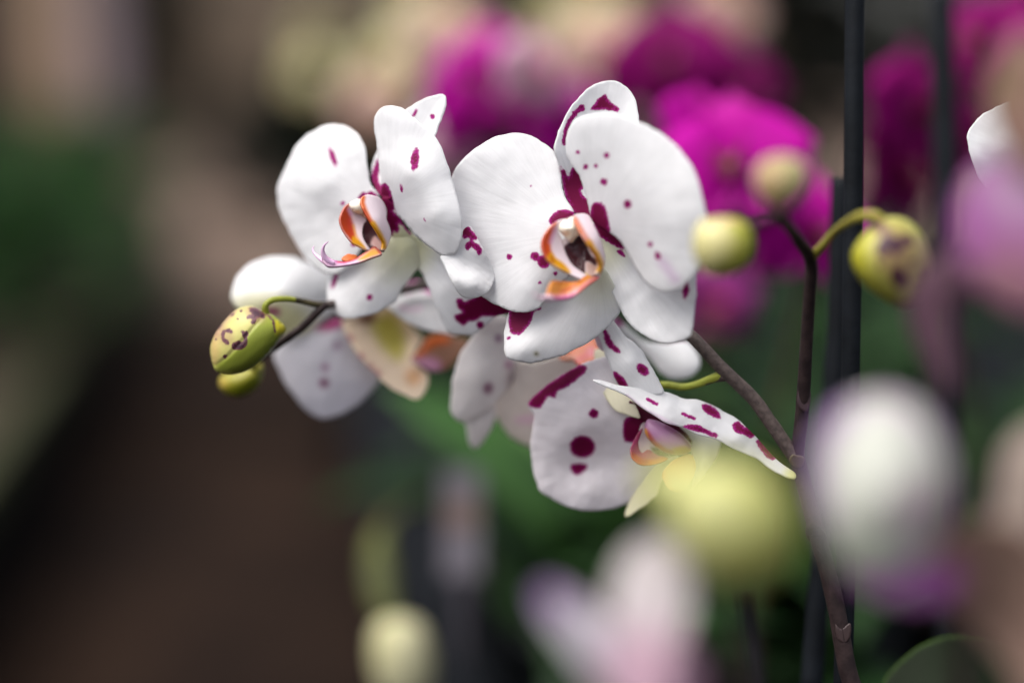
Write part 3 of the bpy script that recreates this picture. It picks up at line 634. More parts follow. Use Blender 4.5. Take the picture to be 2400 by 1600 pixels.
sheet('sepal', A, Z1([(150, -250), (130, -400), (200, -500), (310, -440), (400, -270), (520, -90), (660, 20), (900, 190), (1100, 380), (1300, 520), (1500, 660), (1760, 850), (1710, 905), (1560, 965), (1430, 1080), (1300, 1165), (1100, 1165), (1000, 1145), (955, 1080), (900, 950), (830, 790), (760, 600), (700, 470), (640, 380), (560, 270), (470, 140), (360, 20)]),
      dz(Z1, [(330, -100, 15), (640, 380, 22), (955, 1080, 22), (1200, 1165, 22), (1720, 880, 16), (1100, 380, 12), (900, 600, 15)]), base=C(Z1, 300, -60), curl=(1.2, 22),
      ops=[(c_(Z1, 480, 60, 330), 40, (*YEL, 0.7))],
      spots=[p_(Z1, [(1095, 725), (1180, 738), (1195, 772), (1250, 740), (1310, 725), (1400, 640), (1780, 820), (1715, 915), (1560, 948), (1440, 942), (1370, 972), (1320, 1002), (1240, 1003), (1215, 1042), (1180, 1056), (1100, 1000), (1065, 950), (1100, 915), (1180, 890), (1120, 850), (1100, 790)]), c_(Z1, 1388, 1050, 44), c_(Z1, 230, -420, 120),
             p_(Z6, [(1150, 330), (1350, 520), (1450, 600), (1570, 750), (1595, 850), (1560, 830), (1490, 750), (1400, 655), (1412, 780), (1380, 822), (1330, 790), (1310, 880), (1295, 950), (1268, 860), (1220, 680), (1180, 560)])])
sheet('petal', A, R1([(728, 765), (710, 600), (698, 480), (680, 360), (672, 280), (690, 220), (730, 185), (790, 178), (850, 195), (900, 240), (960, 290), (1030, 350), (1080, 430), (1125, 550), (1150, 640), (1180, 740), (1205, 850), (1212, 940), (1200, 1020), (1165, 1080), (1100, 1092), (1055, 1075), (1000, 1030), (940, 985), (893, 932), (843, 872), (801, 840), (765, 830)]),
      dz(R1, [(770, 780, 11), (672, 280, 8), (790, 178, 4), (1030, 350, -2), (1150, 640, -4), (1212, 940, -5), (1100, 1090, 0), (930, 970, 6), (900, 600, -3), (1050, 850, -5), (960, 400, 0)]), base=C(R1, 770, 790), curl=(1.6, 35), ripple=0.7,
      spots=[e_(R1, 922, 507, 25, 66, 6), e_(R1, 840, 683, 9, 22, -14), e_(R1, 984, 876, 4, 8, -20), p_(R1, [(690, 700), (738, 650), (770, 690), (792, 770), (808, 850), (780, 890), (690, 830)])])
sheet('petal_fold', A, Z1([(1190, -120), (1150, 20), (1085, 188), (960, 205), (900, 222), (960, 350), (1040, 520), (1120, 660), (1190, 716), (1300, 726), (1400, 695), (1488, 645), (1540, 550), (1568, 455), (1525, 330), (1470, 210), (1400, 80), (1330, -60), (1270, -150)]),
      dz(Z1, [(1150, 0, 0.5), (1090, 190, 1.0), (920, 230, 2.0), (1230, 330, 1.6), (1400, 390, 1.2), (1556, 440, 2.0), (1330, 150, -1.8), (1460, 230, -1.0), (1120, 460, -2.6), (1300, 560, -3.2), (1190, 715, 1.5), (1488, 645, 0.5)]), base=C(R1, 800, 800), ripple=0.35, rscale=30, spacing=3.2, wobble=0.8,
      spots=[p_(R1, [(1200, 870), (1212, 876), (1245, 908), (1270, 940), (1300, 972), (1302, 996), (1275, 1002), (1320, 1035), (1332, 1076), (1310, 1090), (1295, 1062), (1265, 1042), (1250, 1065), (1230, 1045), (1234, 1016), (1262, 1004), (1245, 986), (1205, 980)])])
# lip of A
sheet('lip_lobe', A, Z6([(640, 375), (560, 440), (505, 560), (493, 640), (530, 760), (600, 870), (690, 980), (790, 1032), (890, 1082), (965, 1085), (905, 1000), (865, 930), (838, 830), (860, 700), (900, 640), (820, 560), (760, 500), (690, 470)]),
      dz(Z6, [(640, 380, 8), (495, 630, 4), (690, 980, 3), (900, 1080, 5), (870, 700, 10.5), (760, 500, 11), (740, 760, 8.5)]), tint=PINKW, mat=M_LIP, spacing=2.4, thick=0.9, ripple=0.25, wobble=0.4,
      ops=[(p_(Z6, [(640, 365), (550, 430), (490, 560), (480, 640), (520, 770), (600, 880), (700, 1000), (740, 920), (710, 780), (655, 650), (640, 540), (625, 440)]), 5, lin(200, 88, 38)), (p_(Z6, [(640, 540), (700, 690), (720, 850), (690, 880), (640, 780), (600, 640)]), 6, (*lin(206, 84, 66), 0.8)), (s_(Z6, [(620, 470), (660, 540)], 26), 5, (*LILAC, 0.7)),
           (p_(Z6, [(690, 880), (760, 915), (830, 985), (900, 1085), (790, 1038), (680, 985)]), 4, GOLD), (s_(Z6, [(700, 720), (730, 850), (770, 930)], 16), 5, (*lin(240, 190, 110), 0.8)), (p_(Z6, [(915, 650), (870, 700), (848, 850), (870, 930), (960, 1080), (990, 1000), (960, 800)]), 4, DARK)])
sheet('lip_throat', A, Z6([(850, 600), (930, 560), (1060, 740), (1160, 940), (1180, 1100), (1020, 1090), (900, 980), (840, 800)]), dz(Z6, [(850, 640, 11.5), (1160, 1000, 9), (960, 1060, 8), (1000, 800, 12)]), tint=DARK, mat=M_LIP, spacing=2.6, thick=0.8, ripple=0.3, rscale=16,
      ops=[(p_(Z6, [(990, 930), (1040, 880), (1120, 960), (1170, 1080), (1080, 1080), (980, 1010)]), 4, lin(206, 176, 172))])
puff('column', A, Z6([(625, 405), (690, 335), (800, 300), (870, 330), (870, 430), (850, 510), (780, 530), (700, 490)]), 9, 3.2, CREAMW, mat=M_LIP, spacing=2.8, ops=[(e_(Z6, 770, 510, 70, 34, 10), 5, (*lin(226, 186, 140), 0.8))])
sheet('column_base', A, Z6([(720, 480), (860, 470), (940, 600), (930, 680), (860, 640), (790, 580)]), dz(Z6, [(720, 480, 10), (930, 660, 13), (860, 470, 10)]), tint=lin(222, 196, 182), mat=M_LIP, spacing=3, ripple=0.2)
sheet('lip_lobe', A, Z6([(835, 275), (920, 243), (1020, 258), (1110, 298), (1180, 400), (1208, 500), (1205, 620), (1252, 740), (1272, 860), (1235, 980), (1185, 1085), (1140, 1085), (1152, 980), (1100, 880), (1040, 780), (960, 660), (890, 540), (840, 440), (812, 350)]),
      dz(Z6, [(840, 300, 3), (1020, 258, 6), (1205, 560, 10), (1260, 860, 9), (1160, 1080, 5), (1040, 780, 0), (890, 540, 0), (1100, 600, 3)]), tint=PINKW, mat=M_LIP, spacing=2.4, thick=0.9, ripple=0.2, wobble=0.4,
      ops=[(s_(Z6, [(845, 290), (835, 370), (870, 480), (940, 620), (1010, 740)], 38), 5, lin(222, 128, 66)), (s_(Z6, [(860, 470), (930, 610), (1000, 740), (1060, 830)], 14), 3, lin(186, 84, 44)), (s_(Z6, [(1000, 690), (1090, 840), (1150, 960), (1160, 1040)], 40), 5, GOLD)])
sheet('lip_crest', A, Z6([(520, 1230), (590, 1165), (650, 1143), (760, 1185), (745, 1235), (620, 1265)]), dz(Z6, [(520, 1230, 6), (650, 1143, 8), (750, 1220, 7)]), tint=lin(226, 138, 80), mat=M_LIP, spacing=2.6, thick=0.8, ripple=0.2)
sheet('lip_tongue', A, Z6([(225, 1170), (300, 1190), (400, 1248), (560, 1272), (700, 1245), (850, 1152), (960, 1072), (1040, 1042), (1090, 1085), (1145, 1150), (1000, 1205), (850, 1262), (700, 1302), (540, 1332), (400, 1346), (315, 1336), (250, 1270)]),
      dz(Z6, [(230, 1180, 0), (400, 1250, 3), (400, 1345, 0), (700, 1245, 5), (700, 1300, 1), (1040, 1045, 7), (1145, 1150, 4), (850, 1250, 1)]), tint=lin(224, 192, 214), mat=M_LIP, spacing=2.4, thick=0.9, ripple=0.2, wobble=0.3,
      ops=[(s_(Z6, [(260, 1190), (350, 1235), (450, 1265), (570, 1278)], 26), 6, lin(206, 126, 186)), (p_(Z6, [(780, 1250), (900, 1150), (1030, 1060), (1130, 1150), (1000, 1200), (880, 1250)]), 6, lin(212, 164, 62)), (s_(Z6, [(480, 1268), (580, 1275), (700, 1248), (780, 1200)], 20), 4, lin(196, 52, 70)), (s_(Z6, [(740, 1225), (850, 1150), (960, 1075), (1035, 1048), (1080, 1090), (1120, 1140)], 20), 3, lin(178, 74, 38))])
mt = plain('lilac_tendril', lin(218, 178, 212), rough=0.4)
tube('tendril', A, [(*C(Z6, x, y), d, r) for x, y, d, r in [(400, 1290, 1, 1.2), (310, 1245, 0, 1.25), (255, 1170, -1, 1.05), (240, 1085, -2, 0.7), (265, 1010, -3, 0.42), (325, 955, -4, 0.14)]], mt, 10)
tube('tendril', A, [(*C(Z6, x, y), d, r) for x, y, d, r in [(330, 1300, 2, 1.2), (235, 1240, 3, 0.95), (150, 1175, 4, 0.65), (98, 1115, 5, 0.45), (85, 1065, 6, 0.3), (110, 1022, 7, 0.12)]], mt, 10)

# ---------------- flower C (lower right)
Cc = flower((1570, 1010, 14), 'lower right blossom with a long pointed speckled upper sepal')
GREYP = (0.86, 0.82, 0.85)
sheet('petal', Cc, Z3([(58, 705), (170, 590), (300, 500), (440, 424), (560, 380), (640, 370), (720, 500), (800, 700), (920, 850), (1020, 980), (1060, 1100), (1050, 1230), (900, 1380), (760, 1450), (620, 1486), (480, 1492), (360, 1466), (240, 1410), (150, 1350), (110, 1260), (85, 1150), (75, 1000), (88, 900), (100, 800)]),
      dz(Z3, [(900, 900, 14), (60, 705, 18), (440, 424, 14), (640, 380, 14), (80, 1000, 24), (150, 1350, 26), (620, 1486, 28), (1040, 1200, 22), (700, 1080, 25), (450, 1200, 29), (420, 900, 18), (500, 1330, 27)]), base=C(Z3, 900, 930), curl=(2.0, 35), tint=GREYP, ripple=1.0, rscale=70,
      spots=[p_(Z3, [(56, 705), (168, 588), (300, 498), (440, 420), (492, 442), (462, 490), (350, 580), (272, 618), (256, 670), (205, 655), (140, 742)]), c_(Z3, 538, 778, 36), e_(Z3, 455, 1022, 94, 82, 0), p_(Z3, [(370, 1150), (490, 1150), (472, 1200), (410, 1236), (375, 1200)]), p_(Z3, [(760, 830), (830, 800), (940, 820), (940, 920), (840, 985), (762, 972)])])
sheet('sepal', Cc, Z3([(540, 320), (620, 330), (690, 480), (725, 600), (805, 655), (880, 806), (800, 795), (700, 755), (620, 660), (590, 560), (560, 450)]), dz(Z3, [(560, 340, 22), (880, 806, 8), (620, 660, 12), (720, 600, 12)]), tint=lin(240, 236, 214), spacing=4, ripple=0.4, curl=(1.0, 14))
sheet('petal', Cc, R4([(1030, 120), (1110, 130), (1180, 220), (1260, 290), (1310, 350), (1350, 420), (1400, 510), (1430, 590), (1340, 600), (1220, 580), (1150, 535), (1110, 460), (1080, 380), (1050, 300), (1020, 210)]),
      dz(R4, [(1060, 150, 8), (1310, 350, 6), (1428, 585, 3), (1150, 540, 9), (1060, 310, 10), (1220, 400, 4)]), base=C(R4, 1380, 620), curl=(1.0, 18), ripple=0.5,
      spots=[p_(R4, [(1052, 185), (1078, 205), (1110, 270), (1162, 325), (1155, 342), (1110, 322), (1070, 282)]), e_(R4, 1299, 443, 30, 47, -45), p_(R4, [(1120, 455), (1170, 480), (1215, 560), (1150, 545), (1120, 500)])])
sheet('sepal', Cc, R4([(1000, 225), (1060, 180), (1066, 260), (1060, 330), (1020, 300)]), dz(R4, [(1000, 225, 14), (1060, 200, 12), (1050, 320, 13)]), tint=lin(214, 196, 210), spacing=3.5, ripple=0.2)
sheet('lip_base', Cc, Z3([(800, 690), (900, 745), (1000, 800), (1150, 860), (1260, 980), (1210, 1010), (1100, 900), (1000, 860), (930, 850), (860, 800)]), dz(Z3, [(800, 690, 10), (1260, 980, 14), (1000, 850, 12)]), tint=(0.15, 0.004, 0.05), mat=M_LIP, spacing=4, ripple=0.3)
sheet('sepal', Cc, Z3([(1120, 850), (1250, 870), (1455, 950), (1450, 1080), (1390, 1180), (1310, 1290), (1262, 1340), (1272, 1200), (1250, 1050), (1190, 940)]), dz(Z3, [(1130, 860, 14), (1455, 960, 20), (1265, 1330, 10), (1380, 1060, 14), (1260, 1050, 16)]), base=C(Z3, 1130, 880), tint=lin(226, 228, 214), spacing=5, ripple=0.7, curl=(2, 20))
sheet('lip_throat', Cc, Z3([(900, 850), (960, 850), (1000, 960), (1080, 1060), (1100, 1110), (980, 1110), (890, 1080), (855, 1000), (870, 920)]), dz(Z3, [(900, 880, 13), (1090, 1090, 12), (870, 1000, 13)]), tint=lin(218, 200, 204), mat=M_LIP, spacing=3.5, ripple=0.3, ops=[(p_(Z3, [(960, 1030), (1060, 1050), (1100, 1100), (1000, 1090)]), 5, lin(60, 20, 26))])
sheet('lip_lobe', Cc, Z3([(895, 890), (858, 930), (820, 1000), (808, 1080), (838, 1132), (900, 1162), (1000, 1152), (1085, 1115), (1000, 1085), (940, 1050), (890, 1072), (866, 1010), (885, 940)]), dz(Z3, [(895, 890, 11), (808, 1060, 6), (900, 1160, 4), (1080, 1115, 8), (890, 1060, 9)]), tint=lin(160, 64, 108), mat=M_LIP, spacing=3, ripple=0.2, ops=[(s_(Z3, [(830, 1110), (900, 1155), (1000, 1145), (1080, 1115)], 26), 6, lin(196, 120, 44)), (s_(Z3, [(815, 1080), (860, 1130), (920, 1140)], 20), 6, (*lin(160, 50, 50), 0.8))])
puff('lip_lobe', Cc, Z3([(925, 832), (980, 825), (1100, 875), (1200, 945), (1258, 1020), (1235, 1072), (1150, 1090), (1050, 1065), (970, 1005), (915, 925)]), 8, 4.5, lin(178, 128, 166), mat=M_LIP, spacing=3.5,
     ops=[(s_(Z3, [(920, 920), (975, 1000), (1060, 1060), (1150, 1085), (1240, 1060)], 24), 6, lin(176, 70, 60)), (p_(Z3, [(1120, 1040), (1220, 1020), (1250, 1060), (1150, 1095)]), 8, lin(186, 140, 50)), (s_(Z3, [(1080, 870), (1200, 950), (1250, 1010)], 22), 6, (*lin(120, 40, 84), 0.8)), (s_(Z3, [(915, 900), (930, 960)], 12), 3, lin(214, 150, 60))])
sheet('sepal', Cc, Z3([(1165, 1100), (1070, 1185), (1040, 1280), (1000, 1380), (860, 1490), (775, 1540), (790, 1450), (890, 1300), (990, 1180), (1060, 1120)]), dz(Z3, [(1165, 1100, 14), (775, 1540, 22), (1020, 1350, 14), (900, 1290, 22)]), tint=lin(224, 220, 190), spacing=5, ripple=0.7)
sheet('lip_tongue', Cc, Z3([(1045, 1220), (1110, 1140), (1200, 1085), (1268, 1095), (1285, 1200), (1210, 1335), (1110, 1345), (1060, 1285)]), dz(Z3, [(1200, 1090, 8), (1060, 1260, 6), (1280, 1200, 8), (1150, 1340, 2)]), tint=lin(208, 166, 88), mat=M_LIP, spacing=4, ripple=0.4, ops=[(s_(Z3, [(1045, 1220), (1060, 1285), (1110, 1345)], 20), 6, lin(212, 150, 70))])
sheet('sepal', Cc, R4([(988, 511), (1040, 514), (1150, 545), (1280, 562), (1430, 585), (1500, 605), (1560, 630), (1640, 634), (1720, 664), (1800, 705), (1890, 755), (1960, 820), (2030, 890), (2090, 960), (2150, 1020), (2212, 1062), (2256, 1096), (2256, 1126), (2230, 1126), (2180, 1110), (2100, 1066), (2020, 1006), (1940, 970), (1860, 936), (1770, 885), (1650, 852), (1550, 805), (1460, 782), (1390, 742), (1300, 682), (1230, 627), (1180, 596), (1100, 562), (1025, 532)]),
      dz(R4, [(988, 512, 2), (1280, 562, 6), (1560, 630, 9), (1800, 705, 9), (2030, 890, 6), (2256, 1110, 1), (2100, 1066, 2), (1860, 936, 2), (1550, 805, 1), (1390, 742, -1), (1180, 596, 0), (1460, 680, 0.5), (1680, 775, 1.5), (1600, 690, 2.5), (1900, 880, 0.5)]), base=C(R4, 2256, 1115), ripple=0.4, rscale=40, spacing=3.6, thick=0.7, wobble=0.8,
      ops=[(c_(R4, 2250, 1110, 60), 18, (*lin(226, 226, 150), 0.9)), (s_(R4, [(1500, 790), (1300, 690), (1200, 610)], 10), 4, (*LILAC, 0.4))],
      spots=[s_(R4, [(1328, 630), (1360, 648), (1388, 664)], 10), s_(R4, [(1548, 720), (1590, 740), (1622, 751)], 9), p_(R4, [(1670, 664), (1722, 670), (1770, 705), (1786, 755), (1740, 742), (1680, 710)]),
             p_(R4, [(1860, 792), (1900, 768), (1935, 808), (1990, 815), (2003, 858), (1970, 874), (1930, 852), (1880, 840)]), p_(R4, [(2005, 892), (2040, 880), (2088, 938), (2136, 985), (2120, 1012), (2080, 1000), (2030, 942)]), p_(R4, [(1545, 795), (1640, 788), (1700, 822), (1770, 848), (1758, 872), (1680, 842), (1590, 818)])])
tube('pedicel', Cc, [(*C(R4, x, y), d, r) for x, y, d, r in [(1790, 480, 8, 2.0), (1730, 500, 9, 1.7), (1640, 535, 11, 1.45), (1550, 552, 13, 1.45), (1450, 540, 16, 1.5), (1380, 560, 18, 1.6), (1400, 700, 18, 1.8)]], M_PED, 12)
tube('pedicel_base', Cc, [(*C(R4, x, y), d, r) for x, y, d, r in [(1835, 480, 7, 2.4), (1800, 486, 8, 2.2), (1755, 496, 9, 1.8), (1690, 520, 10, 1.55)]], M_STEM, 12)

# ---------------- flower E (behind, between A and B)
E = flower((1010, 700, 60))
sheet('petal', E, Z1([(240, 800), (330, 680), (420, 590), (500, 545), (640, 522), (780, 545), (900, 650), (1050, 850), (1150, 1100), (1080, 1175), (1010, 1160), (860, 1140), (680, 1100), (480, 1010), (330, 905)]), dz(Z1, [(240, 800, 52), (640, 520, 62), (1100, 1150, 46), (600, 1060, 44), (600, 800, 48)]), base=C(Z1, 640, 500), spacing=5,
      ops=[(p_(Z1, [(480, 560), (620, 515), (800, 580), (790, 690), (700, 640), (560, 650), (500, 690)]), 5, lin(196, 70, 160)), (s_(Z1, [(430, 850), (560, 870), (650, 850)], 30), 8, (*lin(232, 200, 222), 0.7))])
sheet('lip_tongue', E, Z4([(1900, 490), (1790, 530), (1720, 640), (1650, 710), (1610, 770), (1700, 825), (1830, 890), (1960, 885), (2080, 825), (2170, 700), (2260, 560), (2120, 530), (2040, 485)]), dz(Z4, [(1800, 520, 66), (1620, 770, 62), (1960, 885, 62), (2240, 570, 70)]), tint=lin(170, 132, 110), mat=M_LIP, spacing=5,
      ops=[(p_(Z4, [(1610, 770), (1720, 740), (1900, 760), (1960, 880), (1830, 900), (1690, 830)]), 12, lin(206, 156, 184)), (p_(Z4, [(1640, 720), (1740, 600), (1820, 500), (2000, 500), (2040, 580), (1860, 620), (1740, 720)]), 9, lin(216, 120, 46)), (s_(Z4, [(1960, 880), (2080, 830), (2150, 760)], 30), 8, (*lin(150, 84, 60), 0.8))])
# ---------------- flower D (behind left)
D_ = flower((800, 760, 62))
sheet('petal', D_, R3([(213, 470), (225, 400), (260, 310), (330, 230), (420, 175), (530, 148), (640, 145), (750, 165), (850, 200), (960, 245), (1100, 310), (1150, 430), (1050, 560), (940, 660), (800, 760), (640, 790), (540, 700), (400, 600), (270, 560)]), dz(R3, [(213, 470, 44), (530, 148, 56), (1100, 330, 66), (640, 780, 50), (600, 420, 42)]), base=C(R3, 1000, 640), curl=(3, 40), spacing=6,
      ops=[(e_(R3, 520, 620, 330, 170, 10), 26, (*lin(238, 234, 186), 0.75)), (s_(R3, [(490, 570), (570, 580)], 30), 8, lin(180, 90, 130))])
sheet('petal', D_, Z4([(105, 700), (130, 640), (220, 540), (420, 440), (560, 410), (840, 325), (960, 560), (1080, 740), (1260, 960), (1200, 1080), (1050, 1240), (900, 1340), (760, 1390), (640, 1407), (540, 1372), (440, 1300), (340, 1180), (240, 1040), (170, 900), (120, 780)]), dz(Z4, [(105, 700, 58), (840, 330, 56), (1250, 960, 66), (640, 1405, 63), (600, 800, 57)]), base=C(Z4, 900, 300), tint=(0.79, 0.77, 0.82), curl=(3, 40), spacing=6,
      ops=[(c_(Z4, 668, 850, 40), 7, (*lin(150, 60, 130), 0.75)), (c_(Z4, 655, 1020, 48), 7, lin(140, 30, 106)), (c_(Z4, 800, 610, 50), 10, (*lin(170, 130, 166), 0.6)), (p_(Z4, [(480, 430), (620, 330), (800, 280), (870, 330), (840, 410), (640, 460)]), 8, lin(176, 66, 130)), (e_(Z4, 520, 480, 90, 30, -20), 8, (*WHITE, 0.9))])
sheet('sepal', D_, Z4([(860, 340), (980, 300), (1250, 190), (1400, 160), (1560, 330), (1700, 480), (1730, 560), (1660, 700), (1710, 850), (1800, 920), (1790, 1060), (1720, 1180), (1640, 1192), (1480, 1122), (1340, 1032), (1240, 930), (1130, 820), (1040, 720), (960, 600), (900, 470)]), dz(Z4, [(870, 350, 62), (1400, 170, 70), (1720, 560, 76), (1700, 1180, 52), (1100, 780, 56), (1400, 600, 70)]), base=C(Z4, 1000, 250), tint=lin(232, 214, 192), curl=(-3, 30), spacing=6,
      ops=[(p_(Z4, [(1180, 350), (1400, 250), (1530, 430), (1560, 640), (1480, 780), (1330, 680), (1220, 520)]), 20, lin(196, 186, 96)), (c_(Z4, 1640, 960, 90), 14, (*lin(222, 176, 130), 0.9)), (p_(Z4, [(1000, 320), (1200, 240), (1210, 330), (1120, 370)]), 9, lin(140, 92, 70))] + [(c_(Z4, x, y, 34), 8, (*lin(170, 66, 100), 0.85)) for x, y in ((940, 530), (1060, 735), (1160, 850), (1240, 920))])
# ---------------- flower F (behind, below B)
F_ = flower((1290, 860, 48))
GP = (0.86, 0.825, 0.82)
sheet('petal', F_, Z2([(300, 220), (420, 60), (540, -80), (800, -80), (860, 300), (920, 560), (800, 760), (680, 900), (560, 1040), (400, 1140), (270, 1192), (190, 1190), (110, 1110), (80, 1000), (95, 850), (110, 680), (150, 520), (210, 350)]), dz(Z2, [(300, 220, 34), (800, -60, 34), (90, 900, 38), (190, 1190, 42), (800, 700, 44), (450, 600, 35)]), base=C(Z2, 900, 200), tint=GP, curl=(2.5, 30), spacing=5.5,
      ops=[(e_(Z2, 540, 780, 56, 66, 20), 7, (*lin(150, 74, 120), 0.8)), (c_(Z2, 672, 170, 40), 7, (*lin(150, 80, 140), 0.8)), (c_(Z2, 790, 490, 44), 8, (*lin(186, 120, 160), 0.7)), (e_(Z2, 830, 650, 50, 90, 25), 12, (*lin(150, 110, 120), 0.5))])  # the last ellipse paints a faint shade mark into the tint
sheet('sepal', F_, Z2([(270, 1120), (420, 1000), (600, 950), (640, 1140), (560, 1300), (470, 1450), (390, 1512), (320, 1470), (290, 1330)]), dz(Z2, [(300, 1130, 46), (600, 960, 46), (390, 1510, 56), (450, 1250, 48)]), base=C(Z2, 600, 900), tint=GP, curl=(2, 20), spacing=5.5)
sheet('petal', F_, Z2([(700, 420), (1100, 450), (1480, 350), (1700, 300), (1900, 350), (1960, 700), (1500, 1100), (1250, 1560), (1060, 1492), (860, 1402), (720, 1252), (630, 1090), (620, 950), (760, 700)]), dz(Z2, [(700, 430, 42), (1700, 310, 38), (1900, 600, 42), (620, 1000, 54), (1060, 1490, 60), (1100, 800, 46)]), base=C(Z2, 1700, 350), tint=lin(236, 228, 222), curl=(2.5, 30), spacing=5.5,
      ops=[(p_(Z2, [(880, 1140), (1120, 1100), (1110, 1210), (900, 1200)]), 8, (*lin(236, 206, 222), 0.8))])
sheet('lip_tongue', F_, R4([(780, 370), (900, 290), (1000, 225), (1020, 300), (1045, 350), (930, 425), (870, 395)]), dz(R4, [(800, 360, 34), (1000, 240, 36), (1040, 350, 30), (920, 420, 28)]), tint=lin(216, 118, 52), mat=M_LIP, spacing=4, ops=[(s_(R4, [(880, 400), (960, 350), (1030, 340)], 22), 6, lin(214, 92, 84)), (c_(R4, 975, 330, 28), 8, (*lin(226, 140, 160), 0.8)), (s_(R4, [(800, 360), (860, 380)], 16), 6, (*lin(140, 80, 20), 0.8))])
# ---------------- flower G (back of a blossom behind B, seen at its lower right)
G_ = flower((1500, 760, 50))
sheet('sepal', G_, R4([(1100, 90), (1190, 165), (1260, 230), (1330, 268), (1430, 282), (1560, 268), (1640, 335), (1655, 430), (1590, 492), (1480, 502), (1425, 470), (1330, 370), (1250, 285), (1180, 230), (1110, 160)]), dz(R4, [(1110, 110, 40), (1430, 285, 46), (1650, 420, 40), (1500, 500, 38), (1250, 260, 44)]), base=C(R4, 1120, 110), curl=(3, 25), spacing=5.5, ops=[(c_(R4, 1150, 138, 36), 8, lin(170, 66, 140))])
# pedicels that carry the blossoms behind
for f_, a, b in ((B, (1400, 600, 2), (1450, 694, 39)), (A, (905, 560, 26), (880, 694, 44)), (E, (1040, 690, 62), (1060, 660, 50)), (D_, (850, 745, 66), (850, 700, 42)), (F_, (1310, 800, 56), (1300, 658, 47)), (G_, (1520, 775, 50), (1500, 715, 32))):
    tube('pedicel', f_, [(*a, 1.8), ((a[0] + b[0]) / 2 + 6, (a[1] + b[1]) / 2 - 8, (a[2] + b[2]) / 2 + 8, 1.5), (*b, 1.7)], M_PED, 8, False, 5)

# ---------------- buds
BY = lin(184, 178, 104); BG = lin(142, 152, 56)
b1 = puff('bud', plant, R3([(480, 585), (400, 540), (330, 535), (240, 570), (150, 660), (80, 760), (45, 860), (50, 950), (70, 1020), (100, 1060), (170, 1083), (270, 1075), (380, 1030), (480, 950), (550, 870), (600, 800), (650, 720), (600, 650), (540, 600)]), 14, 11, BG,
     spacing=4, ops=[(p_(R3, [(480, 590), (330, 525), (240, 560), (150, 650), (80, 750), (40, 860), (60, 1000), (190, 930), (310, 800), (400, 690)]), 5, BY), (p_(R3, [(45, 800), (100, 720), (110, 900), (70, 1000)]), 14, (*lin(190, 160, 104), 0.9)), (e_(R3, 400, 600, 90, 60, 30), 9, (*lin(140, 96, 84), 0.55)), (e_(R3, 170, 780, 60, 70, 0), 9, (*lin(150, 110, 88), 0.5)), (s_(R3, [(230, 570), (150, 660), (90, 760)], 26), 10, (*lin(150, 104, 100), 0.7)), (p_(R3, [(560, 640), (655, 715), (590, 790), (560, 720)]), 7, lin(182, 172, 34)), (s_(R3, [(75, 1025), (110, 1062), (200, 1075)], 16), 6, (*lin(196, 200, 100), 0.8)), (s_(R3, [(270, 1085), (480, 960), (600, 790)], 34), 12, (*lin(92, 104, 30), 0.7))],
     spots=[p_(R3, [(345, 560), (400, 545), (480, 600), (470, 640), (420, 620), (400, 680), (370, 670), (375, 630), (330, 640), (340, 610), (380, 600)]), p_(R3, [(140, 730), (200, 715), (225, 750), (200, 755), (165, 745), (155, 790), (190, 810), (195, 840), (150, 830), (130, 780)]), p_(R3, [(285, 735), (320, 735), (345, 810), (335, 850), (300, 880), (230, 885), (212, 850), (240, 820), (300, 820), (310, 780)]), c_(R3, 160, 938, 17), e_(R3, 215, 605, 22, 12, -30), e_(R3, 120, 700, 10, 24, 30), c_(R3, 290, 575, 12), c_(R3, 265, 845, 34), c_(R3, 322, 760, 26), c_(R3, 430, 600, 30), c_(R3, 265, 640, 8), c_(R3, 90, 800, 9), s_(R3, [(500, 600), (545, 650), (560, 740)], 8)],
     ridges=[(s_(R3, [(75, 1020), (190, 930), (310, 800), (400, 690), (490, 600)], 5), -0.9, 5), (s_(R3, [(560, 600), (570, 700), (545, 800)], 4), -0.7, 5), (s_(R3, [(130, 1060), (300, 1000), (480, 850)], 5), 0.5, 14)])
tube('pedicel', b1, [(*C(R3, x, y), d, r) for x, y, d, r in [(490, 600, 14, 1.5), (485, 530, 12, 1.3), (540, 488, 13, 1.25), (640, 478, 15, 1.2), (720, 486, 17, 1.15)]], M_PED, 10)
tube('pedicel', b1, [(*C(R3, x, y), d, r) for x, y, d, r in [(700, 482, 16.6, 1.17), (780, 498, 19, 1.2), (880, 520, 21, 1.35), (955, 530, 23, 1.7)]], M_PEDD, 10)
b2 = puff('bud', plant, R3([(110, 1140), (140, 1085), (250, 1040), (400, 990), (460, 1000), (470, 1060), (440, 1150), (370, 1230), (280, 1265), (190, 1250), (130, 1200)]), 48, 9, lin(136, 132, 32), spacing=5, ops=[(p_(R3, [(200, 1200), (330, 1140), (460, 1060), (440, 1170), (300, 1290)]), 12, lin(116, 122, 20)), (c_(R3, 140, 1150, 40), 10, (*lin(176, 150, 70), 0.8))])
tube('pedicel', b2, [(575, 880, 48, 1.2), (596, 858, 47, 1.4), (604, 866, 47, 2.2)], M_PED, 8)
b3 = puff('bud', plant, [(1640, 520), (1690, 508), (1740, 515), (1765, 550), (1765, 590), (1745, 625), (1700, 645), (1660, 642), (1632, 615), (1622, 570)], -76, 9.5, lin(176, 172, 82), spacing=5, ops=[(p_(ID, [(1620, 520), (1690, 505), (1720, 540), (1690, 620), (1640, 640), (1615, 580)]), 14, (*lin(196, 188, 136), 0.8)), (s_(ID, [(1720, 520), (1758, 560), (1740, 620)], 12), 9, (*lin(150, 154, 40), 0.9)), (s_(ID, [(1660, 512), (1750, 512)], 7), 6, (*lin(196, 130, 120), 0.6)), (c_(ID, 1695, 640, 22), 10, (*lin(150, 150, 40), 0.9))])
